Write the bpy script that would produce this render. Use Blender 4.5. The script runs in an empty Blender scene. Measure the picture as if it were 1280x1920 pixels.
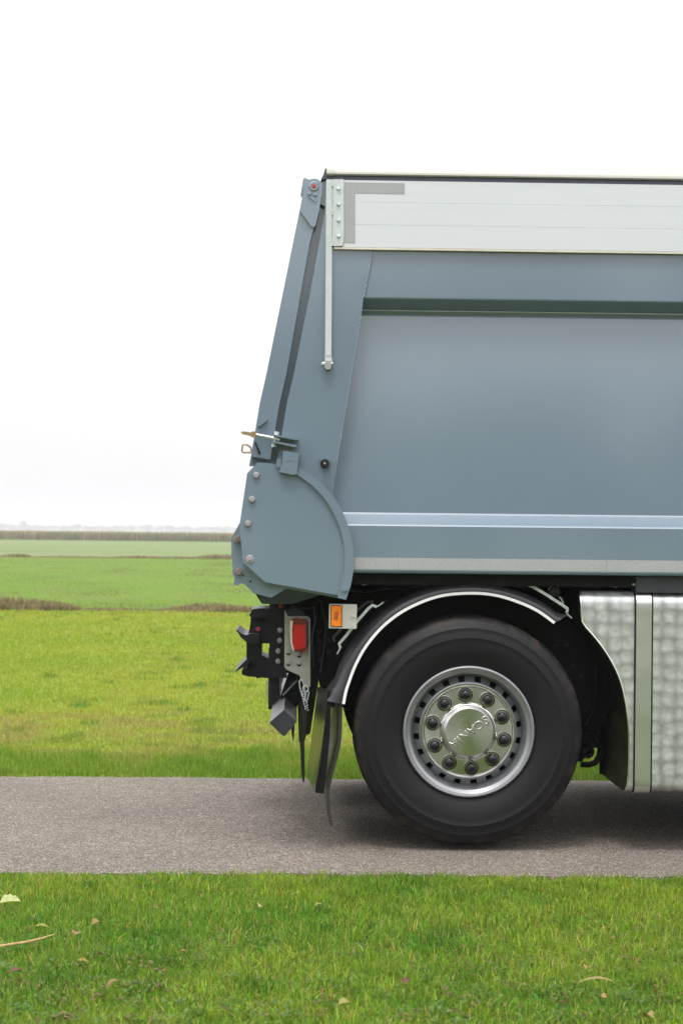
import bpy, bmesh, math, random
import numpy as np
from mathutils import Vector, Matrix
truck = None
random.seed(7); rng = np.random.default_rng(11)
sc = bpy.context.scene
R = math.radians
# ------------------------------------------------------------------ camera
F = 3555.0; YAW, PITCH, ROLL = 0.0238, 0.0107, 0.0105; DIST = 8.65
f_ = Vector((math.sin(YAW)*math.cos(PITCH), math.cos(YAW)*math.cos(PITCH), math.sin(PITCH)))
r0 = Vector((math.cos(YAW), -math.sin(YAW), 0)); u0 = r0.cross(f_)
CR = r0*math.cos(ROLL)+u0*math.sin(ROLL); CU = u0*math.cos(ROLL)-r0*math.sin(ROLL)
def ray(px, py): return f_+CR*((px-640)/F)-CU*((py-960)/F)
_d = ray(890, 1592); CAMZ = -_d.z/_d.y*(DIST+0.09)
CAM = Vector((0, -DIST, CAMZ))
def W(px, py, Y=0.0):
    d = ray(px, py); return CAM+d*((Y+DIST)/d.y)
def G(px, py, z=0.0):
    d = ray(px, py); return CAM+d*((z-CAMZ)/d.z)
cam = bpy.data.cameras.new('camera'); cam.sensor_fit = 'VERTICAL'; cam.sensor_height = 36; cam.sensor_width = 24
cam.lens = F/1920*36; cam.clip_start = 0.1; cam.clip_end = 9000
cam.dof.use_dof = True; cam.dof.focus_distance = 8.75; cam.dof.aperture_fstop = 6.3
co = bpy.data.objects.new('camera', cam); sc.collection.objects.link(co)
M3 = Matrix((CR, CU, -f_)).transposed()
co.matrix_world = Matrix.Translation(CAM) @ M3.to_4x4()
sc.camera = co
# ------------------------------------------------------------------ sky, sun, exposure
SUN_EL, SUN_AZ = R(69), R(200)      # azimuth clockwise from +y: behind the camera
wd = bpy.data.worlds.new('World'); sc.world = wd; wd.use_nodes = True
nt = wd.node_tree; nt.nodes.clear()
def wn(t, **k):
    n = nt.nodes.new(t)
    for a, b in k.items(): setattr(n, a, b)
    return n
out = wn('ShaderNodeOutputWorld'); bg = wn('ShaderNodeBackground'); bg.inputs[1].default_value = 0.1
sky = wn('ShaderNodeTexSky', sky_type='NISHITA', sun_disc=False, sun_elevation=SUN_EL, sun_rotation=SUN_AZ, dust_density=6.0, air_density=1.0)
tc = wn('ShaderNodeTexCoord'); sep = wn('ShaderNodeSeparateXYZ'); nt.links.new(tc.outputs['Generated'], sep.inputs[0])
mx = wn('ShaderNodeMath', operation='MAXIMUM'); mx.inputs[1].default_value = 0; nt.links.new(sep.outputs['Z'], mx.inputs[0])
cr = wn('ShaderNodeMapRange'); cr.inputs[1].default_value = 0; cr.inputs[2].default_value = 1; cr.inputs[3].default_value = 6.9; cr.inputs[4].default_value = 28
nt.links.new(mx.outputs[0], cr.inputs[0])
nz = wn('ShaderNodeTexNoise'); nz.inputs['Scale'].default_value = 2.5; nz.inputs['Detail'].default_value = 4
nt.links.new(tc.outputs['Generated'], nz.inputs[0])
nr = wn('ShaderNodeMapRange'); nr.inputs[1].default_value = .3; nr.inputs[2].default_value = .7; nr.inputs[3].default_value = .94; nr.inputs[4].default_value = 1.06
nt.links.new(nz.outputs[0], nr.inputs[0])
mu = wn('ShaderNodeMath', operation='MULTIPLY'); nt.links.new(cr.outputs[0], mu.inputs[0]); nt.links.new(nr.outputs[0], mu.inputs[1])
cl = wn('ShaderNodeVectorMath', operation='SCALE'); cl.inputs[0].default_value = (1.0, 1.0, 1.008); nt.links.new(mu.outputs[0], cl.inputs['Scale'])
mixw = wn('ShaderNodeMix', data_type='RGBA'); mixw.inputs[0].default_value = 0.93
nt.links.new(sky.outputs[0], mixw.inputs[6]); nt.links.new(cl.outputs[0], mixw.inputs[7])
nt.links.new(mixw.outputs[2], bg.inputs[0]); nt.links.new(bg.outputs[0], out.inputs[0])
sl = bpy.data.lights.new('sun', 'SUN'); sl.energy = 1.5; sl.angle = R(13); sl.color = (1, .96, .9)
so = bpy.data.objects.new('sun', sl); sc.collection.objects.link(so)
sd = Vector((math.sin(SUN_AZ)*math.cos(SUN_EL), math.cos(SUN_AZ)*math.cos(SUN_EL), math.sin(SUN_EL)))
so.rotation_euler = sd.to_track_quat('Z', 'Y').to_euler(); so.location = (0, -10, 12)
vs = sc.view_settings; vs.view_transform = 'Standard'; vs.look = 'None'; vs.exposure = 0.38; vs.gamma = 1; vs.use_curve_mapping = False
sc.cycles.use_denoising = True
sc.cycles.max_bounces = 8; sc.cycles.volume_bounces = 0
# ------------------------------------------------------------------ materials
def lin(r, g, b):
    f = lambda c: (c/255/12.92) if c/255 <= .04045 else ((c/255+.055)/1.055)**2.4
    return (f(r), f(g), f(b), 1)
class NT:
    def __init__(s, name):
        s.m = bpy.data.materials.new(name); s.m.use_nodes = True; s.t = s.m.node_tree
        s.b = s.t.nodes['Principled BSDF']; s.o = s.t.nodes['Material Output']
        s.tc = s.n('ShaderNodeTexCoord')
    def n(s, t, **k):
        n = s.t.nodes.new(t)
        for a, b in k.items(): setattr(n, a, b)
        return n
    def l(s, a, b): s.t.links.new(a, b)
    def noise(s, scale, detail=4, rough=.55, stretch=None):
        n = s.n('ShaderNodeTexNoise'); n.inputs['Scale'].default_value = scale; n.inputs['Detail'].default_value = detail; n.inputs['Roughness'].default_value = rough
        v = s.tc.outputs['Object']
        if stretch:
            mp = s.n('ShaderNodeMapping'); mp.inputs['Scale'].default_value = stretch; s.l(v, mp.inputs[0]); v = mp.outputs[0]
        s.l(v, n.inputs['Vector']); return n.outputs[0]
    def ramp(s, fac, stops):
        n = s.n('ShaderNodeValToRGB'); e = n.color_ramp.elements
        while len(e) < len(stops): e.new(0.5)
        for el, (p, c) in zip(e, stops): el.position = p; el.color = c if len(c) == 4 else (*c, 1)
        s.l(fac, n.inputs[0]); return n.outputs[0]
    def mix(s, fac, a, b, mode='MIX'):
        n = s.n('ShaderNodeMix', data_type='RGBA', blend_type=mode)
        for i, v in ((0, fac), (6, a), (7, b)):
            if hasattr(v, 'links'): s.l(v, n.inputs[i])
            else: n.inputs[i].default_value = v
        return n.outputs[2]
    def rng(s, fac, a, b, c=0., d=1.):
        n = s.n('ShaderNodeMapRange')
        for i, v in enumerate((a, b, c, d)): n.inputs[i+1].default_value = v
        s.l(fac, n.inputs[0]); return n.outputs[0]
    def bump(s, h, strength, dist=.01):
        n = s.n('ShaderNodeBump'); n.inputs['Strength'].default_value = strength; n.inputs['Distance'].default_value = dist
        s.l(h, n.inputs['Height']); s.l(n.outputs[0], s.b.inputs['Normal']); return n
    def set(s, **k):
        for a, v in k.items():
            i = s.b.inputs[a.replace('_', ' ')]
            if hasattr(v, 'links'): s.l(v, i)
            else: i.default_value = v
        return s
def simple(name, col, rough=.5, metal=0., var=.12, nscale=14, coat=0., bump=0., bscale=200, rvar=.08, spec=.5):
    m = NT(name); n = m.noise(nscale, 6, .65)
    c = m.mix(1.0, col, m.ramp(n, [(.3, (1-var,)*3), (.7, (1+var,)*3)]), 'MULTIPLY')
    m.set(Base_Color=c, Metallic=metal, Roughness=m.rng(n, .3, .7, rough-rvar, rough+rvar), Coat_Weight=coat, Coat_Roughness=.12)
    m.b.inputs['Specular IOR Level'].default_value = spec
    if bump: m.bump(m.noise(bscale, 2), bump, .002)
    return m.m
def paint_mat(name, col):
    m = NT(name); n = m.noise(1.1, 6, .6); sp = m.noise(260, 2)
    c = m.mix(1.0, col, m.ramp(n, [(.3, (.95, .955, .965)), (.7, (1.05, 1.045, 1.035))]), 'MULTIPLY')
    chips = m.rng(m.noise(75, 3, .5), .775, .80)
    c = m.mix(chips, c, (.34, .36, .38, 1))
    m.set(Base_Color=c, Roughness=m.rng(n, .3, .7, .34, .42), Coat_Weight=.9, Coat_Roughness=.11, Coat_IOR=1.9)
    m.bump(sp, .02, .002); return m.m
PAINT = paint_mat('slate_blue_paint', (.128, .178, .232, 1))
BLACK = simple('black_chassis_paint', (.004, .0043, .005, 1), .5, 0, .3, 18, spec=.15)
BLACKSAT = simple('satin_black_steel', (.009, .0098, .012, 1), .40, 0, .2, 10, spec=.35)
PLASTIC = simple('black_mudguard_plastic', (.018, .018, .021, 1), .36, 0, .12, 8, bump=.08, bscale=500)
RUBBER = simple('black_rubber', (.012, .012, .012, 1), .5, 0, .25, 30, spec=.3)
GALV = simple('galvanised_steel', (.62, .66, .66, 1), .42, .75, .16, 35)
GALVP = simple('pale_galvanised_plate', (.50, .535, .535, 1), .5, .3, .08, 40)
STAIN = simple('stainless_plate', (.40, .385, .36, 1), .38, .45, .12, 22)
STEELB = simple('grey_bolt_steel', (.36, .34, .35, 1), .45, .5, .15, 60)
RUST = simple('weathered_bolt_steel', (.20, .15, .115, 1), .6, .3, .45, 120, bump=.3)
BRASS = simple('gold_passivated_steel', (.30, .215, .11, 1), .42, .6, .2, 60)
CREAM = simple('cream_aluminium', (.34, .328, .30, 1), .45, .1, .05, 20)
SEAL = simple('dark_violet_seal', (.058, .055, .085, 1), .55)
RED = simple('red_lens', (.52, .002, .016, 1), .12, 0, .03, 20, coat=.6)
REDDOT = simple('red_plastic', (.42, .035, .05, 1), .4)
PALELENS = simple('pale_lens_edge', (.72, .62, .5, 1), .2, coat=.4)
ORANGE = simple('orange_reflector', (.88, .22, .01, 1), .25, 0, .05, 60, coat=.4)
ORANGEDK = simple('dark_orange_print', (.30, .06, .012, 1), .4)
WHITE = simple('white_edge_plastic', (.80, .79, .80, 1), .5, 0, .04, 20)
SILVER = simple('silver_rim_paint', (.26, .265, .28, 1), .36, .6, .08, 12)
NUT = simple('black_nut_plastic', (.009, .009, .011, 1), .33, spec=.35)
GREYCAP = simple('dark_blue_grey_steel', (.018, .021, .027, 1), .42, 0, .1, 30)
GREYTOP = simple('mid_grey_steel', (.085, .083, .09, 1), .42, .2, .1, 30)  # mid grey of the underrun bar, its arm edge and the inner bracket
def board_mat():
    m = NT('anodised_board'); n = m.noise(3, 4, .6, (.4, 1, 6))
    m.set(Base_Color=m.mix(1., (.565, .58, .615, 1), m.ramp(n, [(.3, (.975,)*3), (.7, (1.02,)*3)]), 'MULTIPLY'), Roughness=.45, Metallic=.1); return m.m
BOARD = board_mat()
def tape_mat():
    m = NT('honeycomb_reflective_tape')
    v = m.n('ShaderNodeTexVoronoi', feature='DISTANCE_TO_EDGE'); v.inputs['Scale'].default_value = 130; v.inputs['Randomness'].default_value = .08
    m.l(m.tc.outputs['Object'], v.inputs['Vector'])
    e = m.rng(v.outputs[0], .03, .12)
    n = m.noise(9, 3)
    c = m.mix(e, (.40, .40, .415, 1), m.mix(n, (.27, .275, .285, 1), (.34, .34, .345, 1)))
    m.set(Base_Color=c, Roughness=.4, Metallic=.15); return m.m
TAPE = tape_mat()
def brushed(name, col, rough, axis=True):
    m = NT(name); n = m.noise(6, 3)
    m.set(Base_Color=col, Metallic=1., Roughness=m.rng(n, .3, .7, rough-.03, rough+.03), Anisotropic=.75 if axis else 0.)
    if axis:
        t = m.n('ShaderNodeTangent', direction_type='RADIAL', axis='Y'); m.l(t.outputs[0], m.b.inputs['Tangent'])
    return m.m
COVER = brushed('brushed_wheel_cover', (.50, .49, .475, 1), .31)
HUBM = brushed('brushed_hub', (.54, .53, .52, 1), .28)
CHROME = brushed('polished_trim', (.75, .74, .72, 1), .18, False)
def tank_mat():
    m = NT('quilted_polished_aluminium')
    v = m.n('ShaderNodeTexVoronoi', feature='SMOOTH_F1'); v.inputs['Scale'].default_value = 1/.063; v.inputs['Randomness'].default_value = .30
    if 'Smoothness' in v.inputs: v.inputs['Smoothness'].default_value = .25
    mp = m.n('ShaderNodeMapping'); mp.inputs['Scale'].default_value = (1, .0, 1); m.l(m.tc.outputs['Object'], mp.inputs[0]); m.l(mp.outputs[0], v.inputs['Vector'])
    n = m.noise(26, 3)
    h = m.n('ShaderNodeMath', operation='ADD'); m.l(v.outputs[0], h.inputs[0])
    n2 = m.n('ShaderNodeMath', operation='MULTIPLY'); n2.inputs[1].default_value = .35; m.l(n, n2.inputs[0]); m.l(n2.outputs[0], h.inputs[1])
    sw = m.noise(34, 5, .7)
    c = m.mix(1., m.ramp(v.outputs[0], [(.30, (.60, .61, .615)), (.62, (.39, .405, .395))]), m.ramp(sw, [(.3, (.86,)*3), (.7, (1.12,)*3)]), 'MULTIPLY')  # shading of the quilted dents put into the colour, darker between cells
    m.set(Base_Color=c, Metallic=.8, Roughness=m.rng(n, .3, .7, .34, .50))
    m.bump(h.outputs[0], .16, .012); return m.m
TANK = tank_mat()
STRAP = brushed('strap_steel', (.66, .67, .65, 1), .34, False)
def tyre_mat():
    m = NT('tyre_rubber')
    sep = m.n('ShaderNodeSeparateXYZ'); m.l(m.tc.outputs['Object'], sep.inputs[0])
    a = m.n('ShaderNodeMath', operation='POWER'); a.inputs[1].default_value = 2; m.l(sep.outputs[0], a.inputs[0])
    b = m.n('ShaderNodeMath', operation='POWER'); b.inputs[1].default_value = 2; m.l(sep.outputs[2], b.inputs[0])
    s = m.n('ShaderNodeMath', operation='ADD'); m.l(a.outputs[0], s.inputs[0]); m.l(b.outputs[0], s.inputs[1])
    r = m.n('ShaderNodeMath', operation='SQRT'); m.l(s.outputs[0], r.inputs[0])
    nn = m.noise(14, 6, .7)
    rr = m.rng(r.outputs[0], .478, .515)          # road dust sits on the shoulder of the tyre
    k = m.n('ShaderNodeMath', operation='MULTIPLY'); m.l(rr, k.inputs[0]); m.l(m.rng(nn, .46, .66), k.inputs[1])
    base = m.mix(nn, (.006, .006, .0075, 1), (.012, .0115, .0135, 1))
    c = m.mix(k.outputs[0], base, (.046, .035, .028, 1))
    m.set(Base_Color=c, Roughness=m.rng(nn, .3, .7, .44, .58)); m.b.inputs['Specular IOR Level'].default_value = .22
    m.bump(m.noise(90, 3), .12, .003); return m.m
TYRE = tyre_mat()
def flap_mat():
    m = NT('glossy_flap_rubber'); n = m.noise(20, 3, .5, (1, 1, .08))
    m.set(Base_Color=(.02, .02, .02, 1), Roughness=m.rng(n, .3, .7, .14, .26)); return m.m
FLAP = flap_mat()
FLAPM = simple('matt_flap_rubber', (.016, .016, .016, 1), .5, 0, .2, 20)
def asphalt_mat():
    m = NT('weathered_asphalt')
    v = m.n('ShaderNodeTexVoronoi'); v.inputs['Scale'].default_value = 140; m.l(m.tc.outputs['Object'], v.inputs['Vector'])
    sepc = m.n('ShaderNodeSeparateColor'); m.l(v.outputs['Color'], sepc.inputs[0])
    n1 = m.noise(1.3, 5, .6); n2 = m.noise(18, 6, .7); n3 = m.noise(240, 3, .6)
    stone = m.ramp(sepc.outputs[0], [(.0, (.085, .073, .058)), (.45, (.195, .172, .143)), (.8, (.285, .256, .218)), (1., (.56, .52, .46))])
    c = m.mix(m.rng(v.outputs['Distance'], .25, .75), stone, (.070, .058, .049, 1))
    c = m.mix(.22, c, m.ramp(n3, [(.3, (.08, .067, .057)), (.7, (.31, .275, .245))]))
    c = m.mix(1., c, m.ramp(n1, [(.3, (.84, .84, .85)), (.7, (1.14, 1.12, 1.10))]), 'MULTIPLY')
    c = m.mix(1., c, m.ramp(n2, [(.3, (.80, .80, .80)), (.7, (1.15, 1.15, 1.15))]), 'MULTIPLY')
    m.set(Base_Color=c, Roughness=.9); m.b.inputs['Specular IOR Level'].default_value = .12
    m.bump(v.outputs['Distance'], .7, .006); return m.m
ASPHALT = asphalt_mat()
def ground_mat(name, c1, c2, c3, s1=.35, s2=6, st=None):
    m = NT(name)
    n1 = m.noise(s1, 5, .6, st); n2 = m.noise(s2, 5, .65, st)
    c = m.mix(m.rng(n1, .35, .65), c1, c2); c = m.mix(m.rng(n2, .5, .72), c, c3)
    m.set(Base_Color=c, Roughness=.95); m.b.inputs['Specular IOR Level'].default_value = .1
    m.bump(m.noise(s2*3, 4), .6, .05); return m.m
SOIL = ground_mat('verge_turf', (.050, .085, .012, 1), (.065, .095, .016, 1), (.060, .050, .022, 1), 1.2, 14)
MEADOW = ground_mat('mown_meadow', (.165, .220, .022, 1), (.135, .200, .022, 1), (.17, .15, .05, 1), .5, 7, (.6, 1, 1))
PASTURE = ground_mat('pasture_turf', (.085, .150, .014, 1), (.112, .168, .020, 1), (.105, .115, .04, 1), .16, 1.4, (.45, .25, 1))
FARF = ground_mat('far_field_turf', (.100, .160, .042, 1), (.155, .16, .085, 1), (.070, .125, .030, 1), .03, .22, (.12, 1.2, 1))
LAND = ground_mat('open_land', (.09, .14, .03, 1), (.11, .15, .04, 1), (.10, .12, .04, 1), .05, .6)
def leafmat(name, trans=.35, rough=.5):
    m = NT(name); a = m.n('ShaderNodeAttribute', attribute_name='tint')
    m.l(a.outputs['Color'], m.b.inputs['Base Color']); m.b.inputs['Roughness'].default_value = rough; m.b.inputs['Specular IOR Level'].default_value = .3
    tr = m.n('ShaderNodeBsdfTranslucent'); m.l(a.outputs['Color'], tr.inputs[0])
    ms = m.n('ShaderNodeMixShader'); ms.inputs[0].default_value = trans
    m.l(m.b.outputs[0], ms.inputs[1]); m.l(tr.outputs[0], ms.inputs[2]); m.l(ms.outputs[0], m.o.inputs[0]); return m.m
GRASS = leafmat('grass_blades', .42); DRY = leafmat('dry_blades', .25, .8)
# ------------------------------------------------------------------ object helpers
def link(o): sc.collection.objects.link(o)
def tag(o, label=None, cat=None, group=None, kind=None):
    for k, v in (('label', label), ('category', cat), ('group', group), ('kind', kind)):
        if v: o[k] = v
    return o
def empty(name, loc, parent=None):
    o = bpy.data.objects.new(name, None); o.location = loc; o.empty_display_size = .2; link(o)
    if parent: o.parent = parent
    return o
TRUCK_LOC = Vector((W(880, 1592, .2).x, .2, 0))
def finish(me, mat, smooth=30):
    me.materials.append(mat)
    if smooth:
        me.polygons.foreach_set('use_smooth', [True]*len(me.polygons)); me.set_sharp_from_angle(angle=R(smooth))
def obj(name, bm, mat, parent=None, smooth=30, world=True, loc=None):
    me = bpy.data.meshes.new(name)
    bmesh.ops.recalc_face_normals(bm, faces=bm.faces[:])
    bm.to_mesh(me); bm.free(); finish(me, mat, smooth)
    o = bpy.data.objects.new(name, me); link(o)
    if parent:
        o.parent = parent
        if parent is truck and world: o.matrix_parent_inverse = Matrix.Translation(-TRUCK_LOC)
    if loc is not None: o.location = loc
    return o
def bevel(bm, w, seg=2, ang=30):
    es = [e for e in bm.edges if len(e.link_faces) == 2 and e.calc_face_angle(0) > R(ang)]
    bmesh.ops.bevel(bm, geom=es, offset=w, segments=seg, profile=.6, affect='EDGES', clamp_overlap=True)
def add_poly(bm, pts, y0, y1):
    """closed outline in the x-z plane, extruded from y0 to y1"""
    a = [bm.verts.new((p[0], y0, p[1])) for p in pts]; b = [bm.verts.new((p[0], y1, p[1])) for p in pts]
    n = len(pts); bm.faces.new(a); bm.faces.new(b[::-1])
    for i in range(n): bm.faces.new((a[i], b[i], b[(i+1) % n], a[(i+1) % n]))
def P(px, Y): return [(lambda v: (v.x, v.z))(W(x, y, Y)) for x, y in px]
def prism(px, Y, depth, bev=0., seg=2):
    bm = bmesh.new(); add_poly(bm, P(px, Y), Y, Y+depth)
    if bev: bevel(bm, bev, seg)
    return bm
def add_box(bm, x0, x1, y0, y1, z0, z1): add_poly(bm, [(x0, z0), (x1, z0), (x1, z1), (x0, z1)], y0, y1)
def box(x0, x1, y0, y1, z0, z1, bev=0., seg=2):
    bm = bmesh.new(); add_box(bm, x0, x1, y0, y1, z0, z1)
    if bev: bevel(bm, bev, seg)
    return bm
def add_lathe(bm, c, prof, n=32, mod=None):
    """profile of (radius, y) turned about a y axis through c=(x, z)"""
    rows = []
    for i, (r, y) in enumerate(prof):
        if r < 1e-6: rows.append([bm.verts.new((c[0], y, c[1]))]); continue
        row = []
        for k in range(n):
            rr = r-(mod(i, k) if mod else 0); t = 2*math.pi*k/n
            row.append(bm.verts.new((c[0]+rr*math.cos(t), y, c[1]+rr*math.sin(t))))
        rows.append(row)
    for a, b in zip(rows, rows[1:]):
        for k in range(n):
            k2 = (k+1) % n
            if len(a) == 1 and len(b) == 1: continue
            if len(a) == 1: bm.faces.new((a[0], b[k], b[k2]))
            elif len(b) == 1: bm.faces.new((a[k], a[k2], b[0]))
            else: bm.faces.new((a[k], a[k2], b[k2], b[k]))
def lathe(c, prof, n=32, mod=None):
    bm = bmesh.new(); add_lathe(bm, c, prof, n, mod); return bm
def bolt_prof(r, y, h):   # a round headed bolt standing proud of plane y towards -y
    return [(r, y+.003), (r, y-h*.6), (r*.86, y-h), (r*.35, y-h*1.05), (0, y-h*1.05)]
def bolt(name, px, py, Y, rpx, mat, parent, h=.010, n=16, world=True):
    v = W(px, py, Y); return obj(name, lathe((v.x, v.z), bolt_prof(rpx/411, Y, h), n), mat, parent, 35)
def add_tube(bm, pts, r, n=8, cap=True):
    pts = [Vector(p) for p in pts]; rows = []; up = None
    for i, p in enumerate(pts):
        t = (pts[min(i+1, len(pts)-1)]-pts[max(i-1, 0)]).normalized()
        if up is None:
            up = t.orthogonal().normalized()
        up = (up-t*up.dot(t)).normalized(); s = t.cross(up)
        rr = r[i] if isinstance(r, (list, tuple)) else r
        rows.append([bm.verts.new(p+(up*math.cos(a)+s*math.sin(a))*rr) for a in [2*math.pi*k/n for k in range(n)]])
    for a, b in zip(rows, rows[1:]):
        for k in range(n): bm.faces.new((a[k], a[(k+1) % n], b[(k+1) % n], b[k]))
    if cap: bm.faces.new(rows[0][::-1]); bm.faces.new(rows[-1])
def tube(pts, r, n=8):
    bm = bmesh.new(); add_tube(bm, pts, r, n); return bm
def add_flatbar(bm, pts, w, t):
    """flat bar along pts lying in an x-z plane: width w in plane, thickness t in y"""
    n = len(pts); rows = []
    for i, p in enumerate(pts):
        d = (Vector(pts[min(i+1, n-1)])-Vector(pts[max(i-1, 0)])); d.y = 0; d.normalize(); s = Vector((-d.z, 0, d.x))*w/2
        p = Vector(p); rows.append([bm.verts.new(q) for q in (p+s+Vector((0, -t/2, 0)), p-s+Vector((0, -t/2, 0)), p-s+Vector((0, t/2, 0)), p+s+Vector((0, t/2, 0)))])
    for a, b in zip(rows, rows[1:]):
        for k in range(4): bm.faces.new((a[k], a[(k+1) % 4], b[(k+1) % 4], b[k]))
    bm.faces.new(rows[0][::-1]); bm.faces.new(rows[-1])
def sweep(prof, x0, x1, caps=True):
    bm = bmesh.new()
    f0 = x0 if callable(x0) else (lambda z: x0)
    a = [bm.verts.new((f0(z), y, z)) for y, z in prof]; b = [bm.verts.new((x1, y, z)) for y, z in prof]
    for i in range(len(prof)-1): bm.faces.new((a[i], a[i+1], b[i+1], b[i]))
    if caps: bm.faces.new((a[-1], a[0], b[0], b[-1])); bm.faces.new(a); bm.faces.new(b[::-1])
    return bm
def zz(py, Y, px=700): return W(px, py, Y).z
XR = 5.6           # the truck goes on past the right of the frame to here
# ================================================================== GROUND, ROAD, FIELDS
def sheet(name, x0, x1, y0, y1, z, mat, nx=1, ny=1):
    bm = bmesh.new()
    g = [[bm.verts.new((x0+(x1-x0)*i/nx, y0+(y1-y0)*j/ny, z)) for i in range(nx+1)] for j in range(ny+1)]
    for j in range(ny):
        for i in range(nx): bm.faces.new((g[j][i], g[j][i+1], g[j+1][i+1], g[j+1][i]))
    return tag(obj(name, bm, mat, None, 0), kind='structure')
YN, YF = G(640, 1637).y, G(640, 1459).y      # near and far edge of the road
Y1, Y2, Y3 = G(400, 1145).y, G(0, 1043).y, 250.0
sheet('ground', -1450, 1450, -150, 2700, -.12, LAND)
sheet('near_verge', -60, 60, -40, YN+.15, -.016, SOIL)
sheet('meadow', -60, 60, YF-.15, Y1, -.03, MEADOW)
sheet('pasture', -220, 220, Y1, Y2, -.03, PASTURE)
sheet('field', -400, 400, Y2, Y3+60, -.03, FARF)
bm = bmesh.new()
def edge_noise(x, s): return .012*math.sin(x*3.1+s)+.010*math.sin(x*9.7+2*s)+.006*math.sin(x*31+s)+random.uniform(-.006, .006)
xs = [-60, -20]+[-6+.04*i for i in range(301)]+[20, 60]
rows = []
for x in xs:
    n0, n1 = YN+edge_noise(x, 1), YF+edge_noise(x, 4)
    rows.append([bm.verts.new(c) for c in ((x, n0-.012, -.05), (x, n0, -.006), (x, n0+.03, 0), (x, n1-.03, 0), (x, n1, -.006), (x, n1+.012, -.05))])
for a, b in zip(rows, rows[1:]):
    for k in range(5): bm.faces.new((a[k], b[k], b[k+1], a[k+1]))
tag(obj('road', bm, ASPHALT, None, 40), kind='structure')

def blades(name, pos, h, w, col, mat, lean=.45, label=None, curl=.5, tip=(1.15, 1.1, .9)):
    n = len(pos); yaw = rng.uniform(0, 2*np.pi, n); la = rng.uniform(0, 2*np.pi, n); lm = np.abs(rng.normal(0, lean, n))*h
    s = np.stack([np.cos(yaw), np.sin(yaw), np.zeros(n)], 1)*(w/2)[:, None]
    l = np.stack([np.cos(la), np.sin(la), np.zeros(n)], 1)*lm[:, None]
    zv = np.zeros((n, 3)); zv[:, 2] = h*np.clip(1-.35*(lm/h)**2, .35, 1)
    mid = pos+zv*.58+l*(1-curl)*.55; top = pos+zv+l
    V = np.empty((n, 5, 3)); V[:, 0] = pos-s; V[:, 1] = pos+s; V[:, 2] = mid+s*.75; V[:, 3] = mid-s*.75; V[:, 4] = top
    me = bpy.data.meshes.new(name); me.vertices.add(n*5); me.vertices.foreach_set('co', V.reshape(-1).astype(np.float32))
    base = (np.arange(n)*5)[:, None]
    li = np.concatenate([base+np.array([0, 1, 2, 3]), base+np.array([3, 2, 4])], 1).reshape(-1)
    me.loops.add(n*7); me.loops.foreach_set('vertex_index', li.astype(np.int32))
    ls = np.stack([np.arange(n)*7, np.arange(n)*7+4], 1).reshape(-1)
    me.polygons.add(n*2); me.polygons.foreach_set('loop_start', ls.astype(np.int32))
    me.update(calc_edges=True)
    at = me.attributes.new('tint', 'FLOAT_COLOR', 'POINT')
    C = np.ones((n, 5, 4), np.float32); C[:, :, :3] = col[:, None, :]; C[:, 4, :3] *= np.array(tip)
    at.data.foreach_set('color', C.reshape(-1)); me.materials.append(mat)
    o = bpy.data.objects.new(name, me); link(o); return tag(o, kind='stuff', label=label)
def vnoise(x, y, s, seed):
    """smooth 2-d value noise in 0..1"""
    g = np.random.default_rng(seed).random((257, 257)); u, v = (x*s) % 256, (y*s) % 256
    i, j = np.floor(u).astype(int), np.floor(v).astype(int); a, b = u-i, v-j; a = a*a*(3-2*a); b = b*b*(3-2*b)
    i1, j1 = (i+1), (j+1)
    return (g[i, j]*(1-a)*(1-b)+g[i1, j]*a*(1-b)+g[i, j1]*(1-a)*b+g[i1, j1]*a*b)
def lerp(a, b, t): return np.array(a)[None]*(1-t[:, None])+np.array(b)[None]*t[:, None]
def jitter(c, k): return np.clip(c*rng.uniform(1-k, 1+k, (len(c), 1))*rng.uniform(1-k*.35, 1+k*.35, c.shape), 0, 1)
# near verge
n = 230000
x = rng.uniform(-1.9, 2.9, n); y = YN+.02-3.6*rng.random(n)**1.05; y += .02*np.sin(x*3.1+1)+.012*np.sin(x*11)
p1 = vnoise(x+50, y+50, 2.2, 1); p2 = vnoise(x+50, y+50, 9, 2); p3 = vnoise(x+50, y+50, 1.1, 3); p5 = vnoise(x+50, y+50, 26, 4)
back = np.clip((YN-y)/1.0-.25, 0, 1)
keep = rng.random(n) > np.clip((p2*.6+p3*.4-.60)*5, 0, .9)*back
x, y, p1, p2, p3, p5 = [a[keep] for a in (x, y, p1, p2, p3, p5)]; n = len(x)
col = lerp((.078, .215, .014), (.250, .340, .028), np.clip(p1*.7+p2*.5-.15+rng.normal(0, .22, n), 0, 1))
yl = rng.random(n) < .06+.12*p3*p2; col[yl] = lerp((.40, .35, .08), (.30, .23, .09), rng.random(yl.sum()))
hh = (.008+.018*p3+.026*p2+.014*p5)*rng.uniform(.5, 1.35, n)*np.where(YN-y < .12, .7, 1.)
tx = rng.uniform(-1.8, 2.8, 260); ty = YN-.15-3.2*rng.random(260); tk_ = rng.integers(25, 90, 260); ts = rng.uniform(.015, .06, 260); tc_ = rng.random(260)
ti = np.repeat(np.arange(260), tk_); m = len(ti)
x = np.concatenate([x, tx[ti]+rng.normal(0, 1, m)*ts[ti]]); y = np.concatenate([y, ty[ti]+rng.normal(0, 1, m)*ts[ti]])
col = np.concatenate([col, lerp((.050, .140, .014), (.18, .27, .026), tc_[ti])]); hh = np.concatenate([hh, rng.uniform(.03, .075, m)*(.6+.5*tc_[ti][::-1])]); n = len(x)
blades('verge_grass', np.stack([x, y, np.full(n, -.018)], 1), hh, rng.uniform(.0026, .0062, n), jitter(col, .36), GRASS, 1.05, 'short green grass growing along the near edge of the road')
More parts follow.
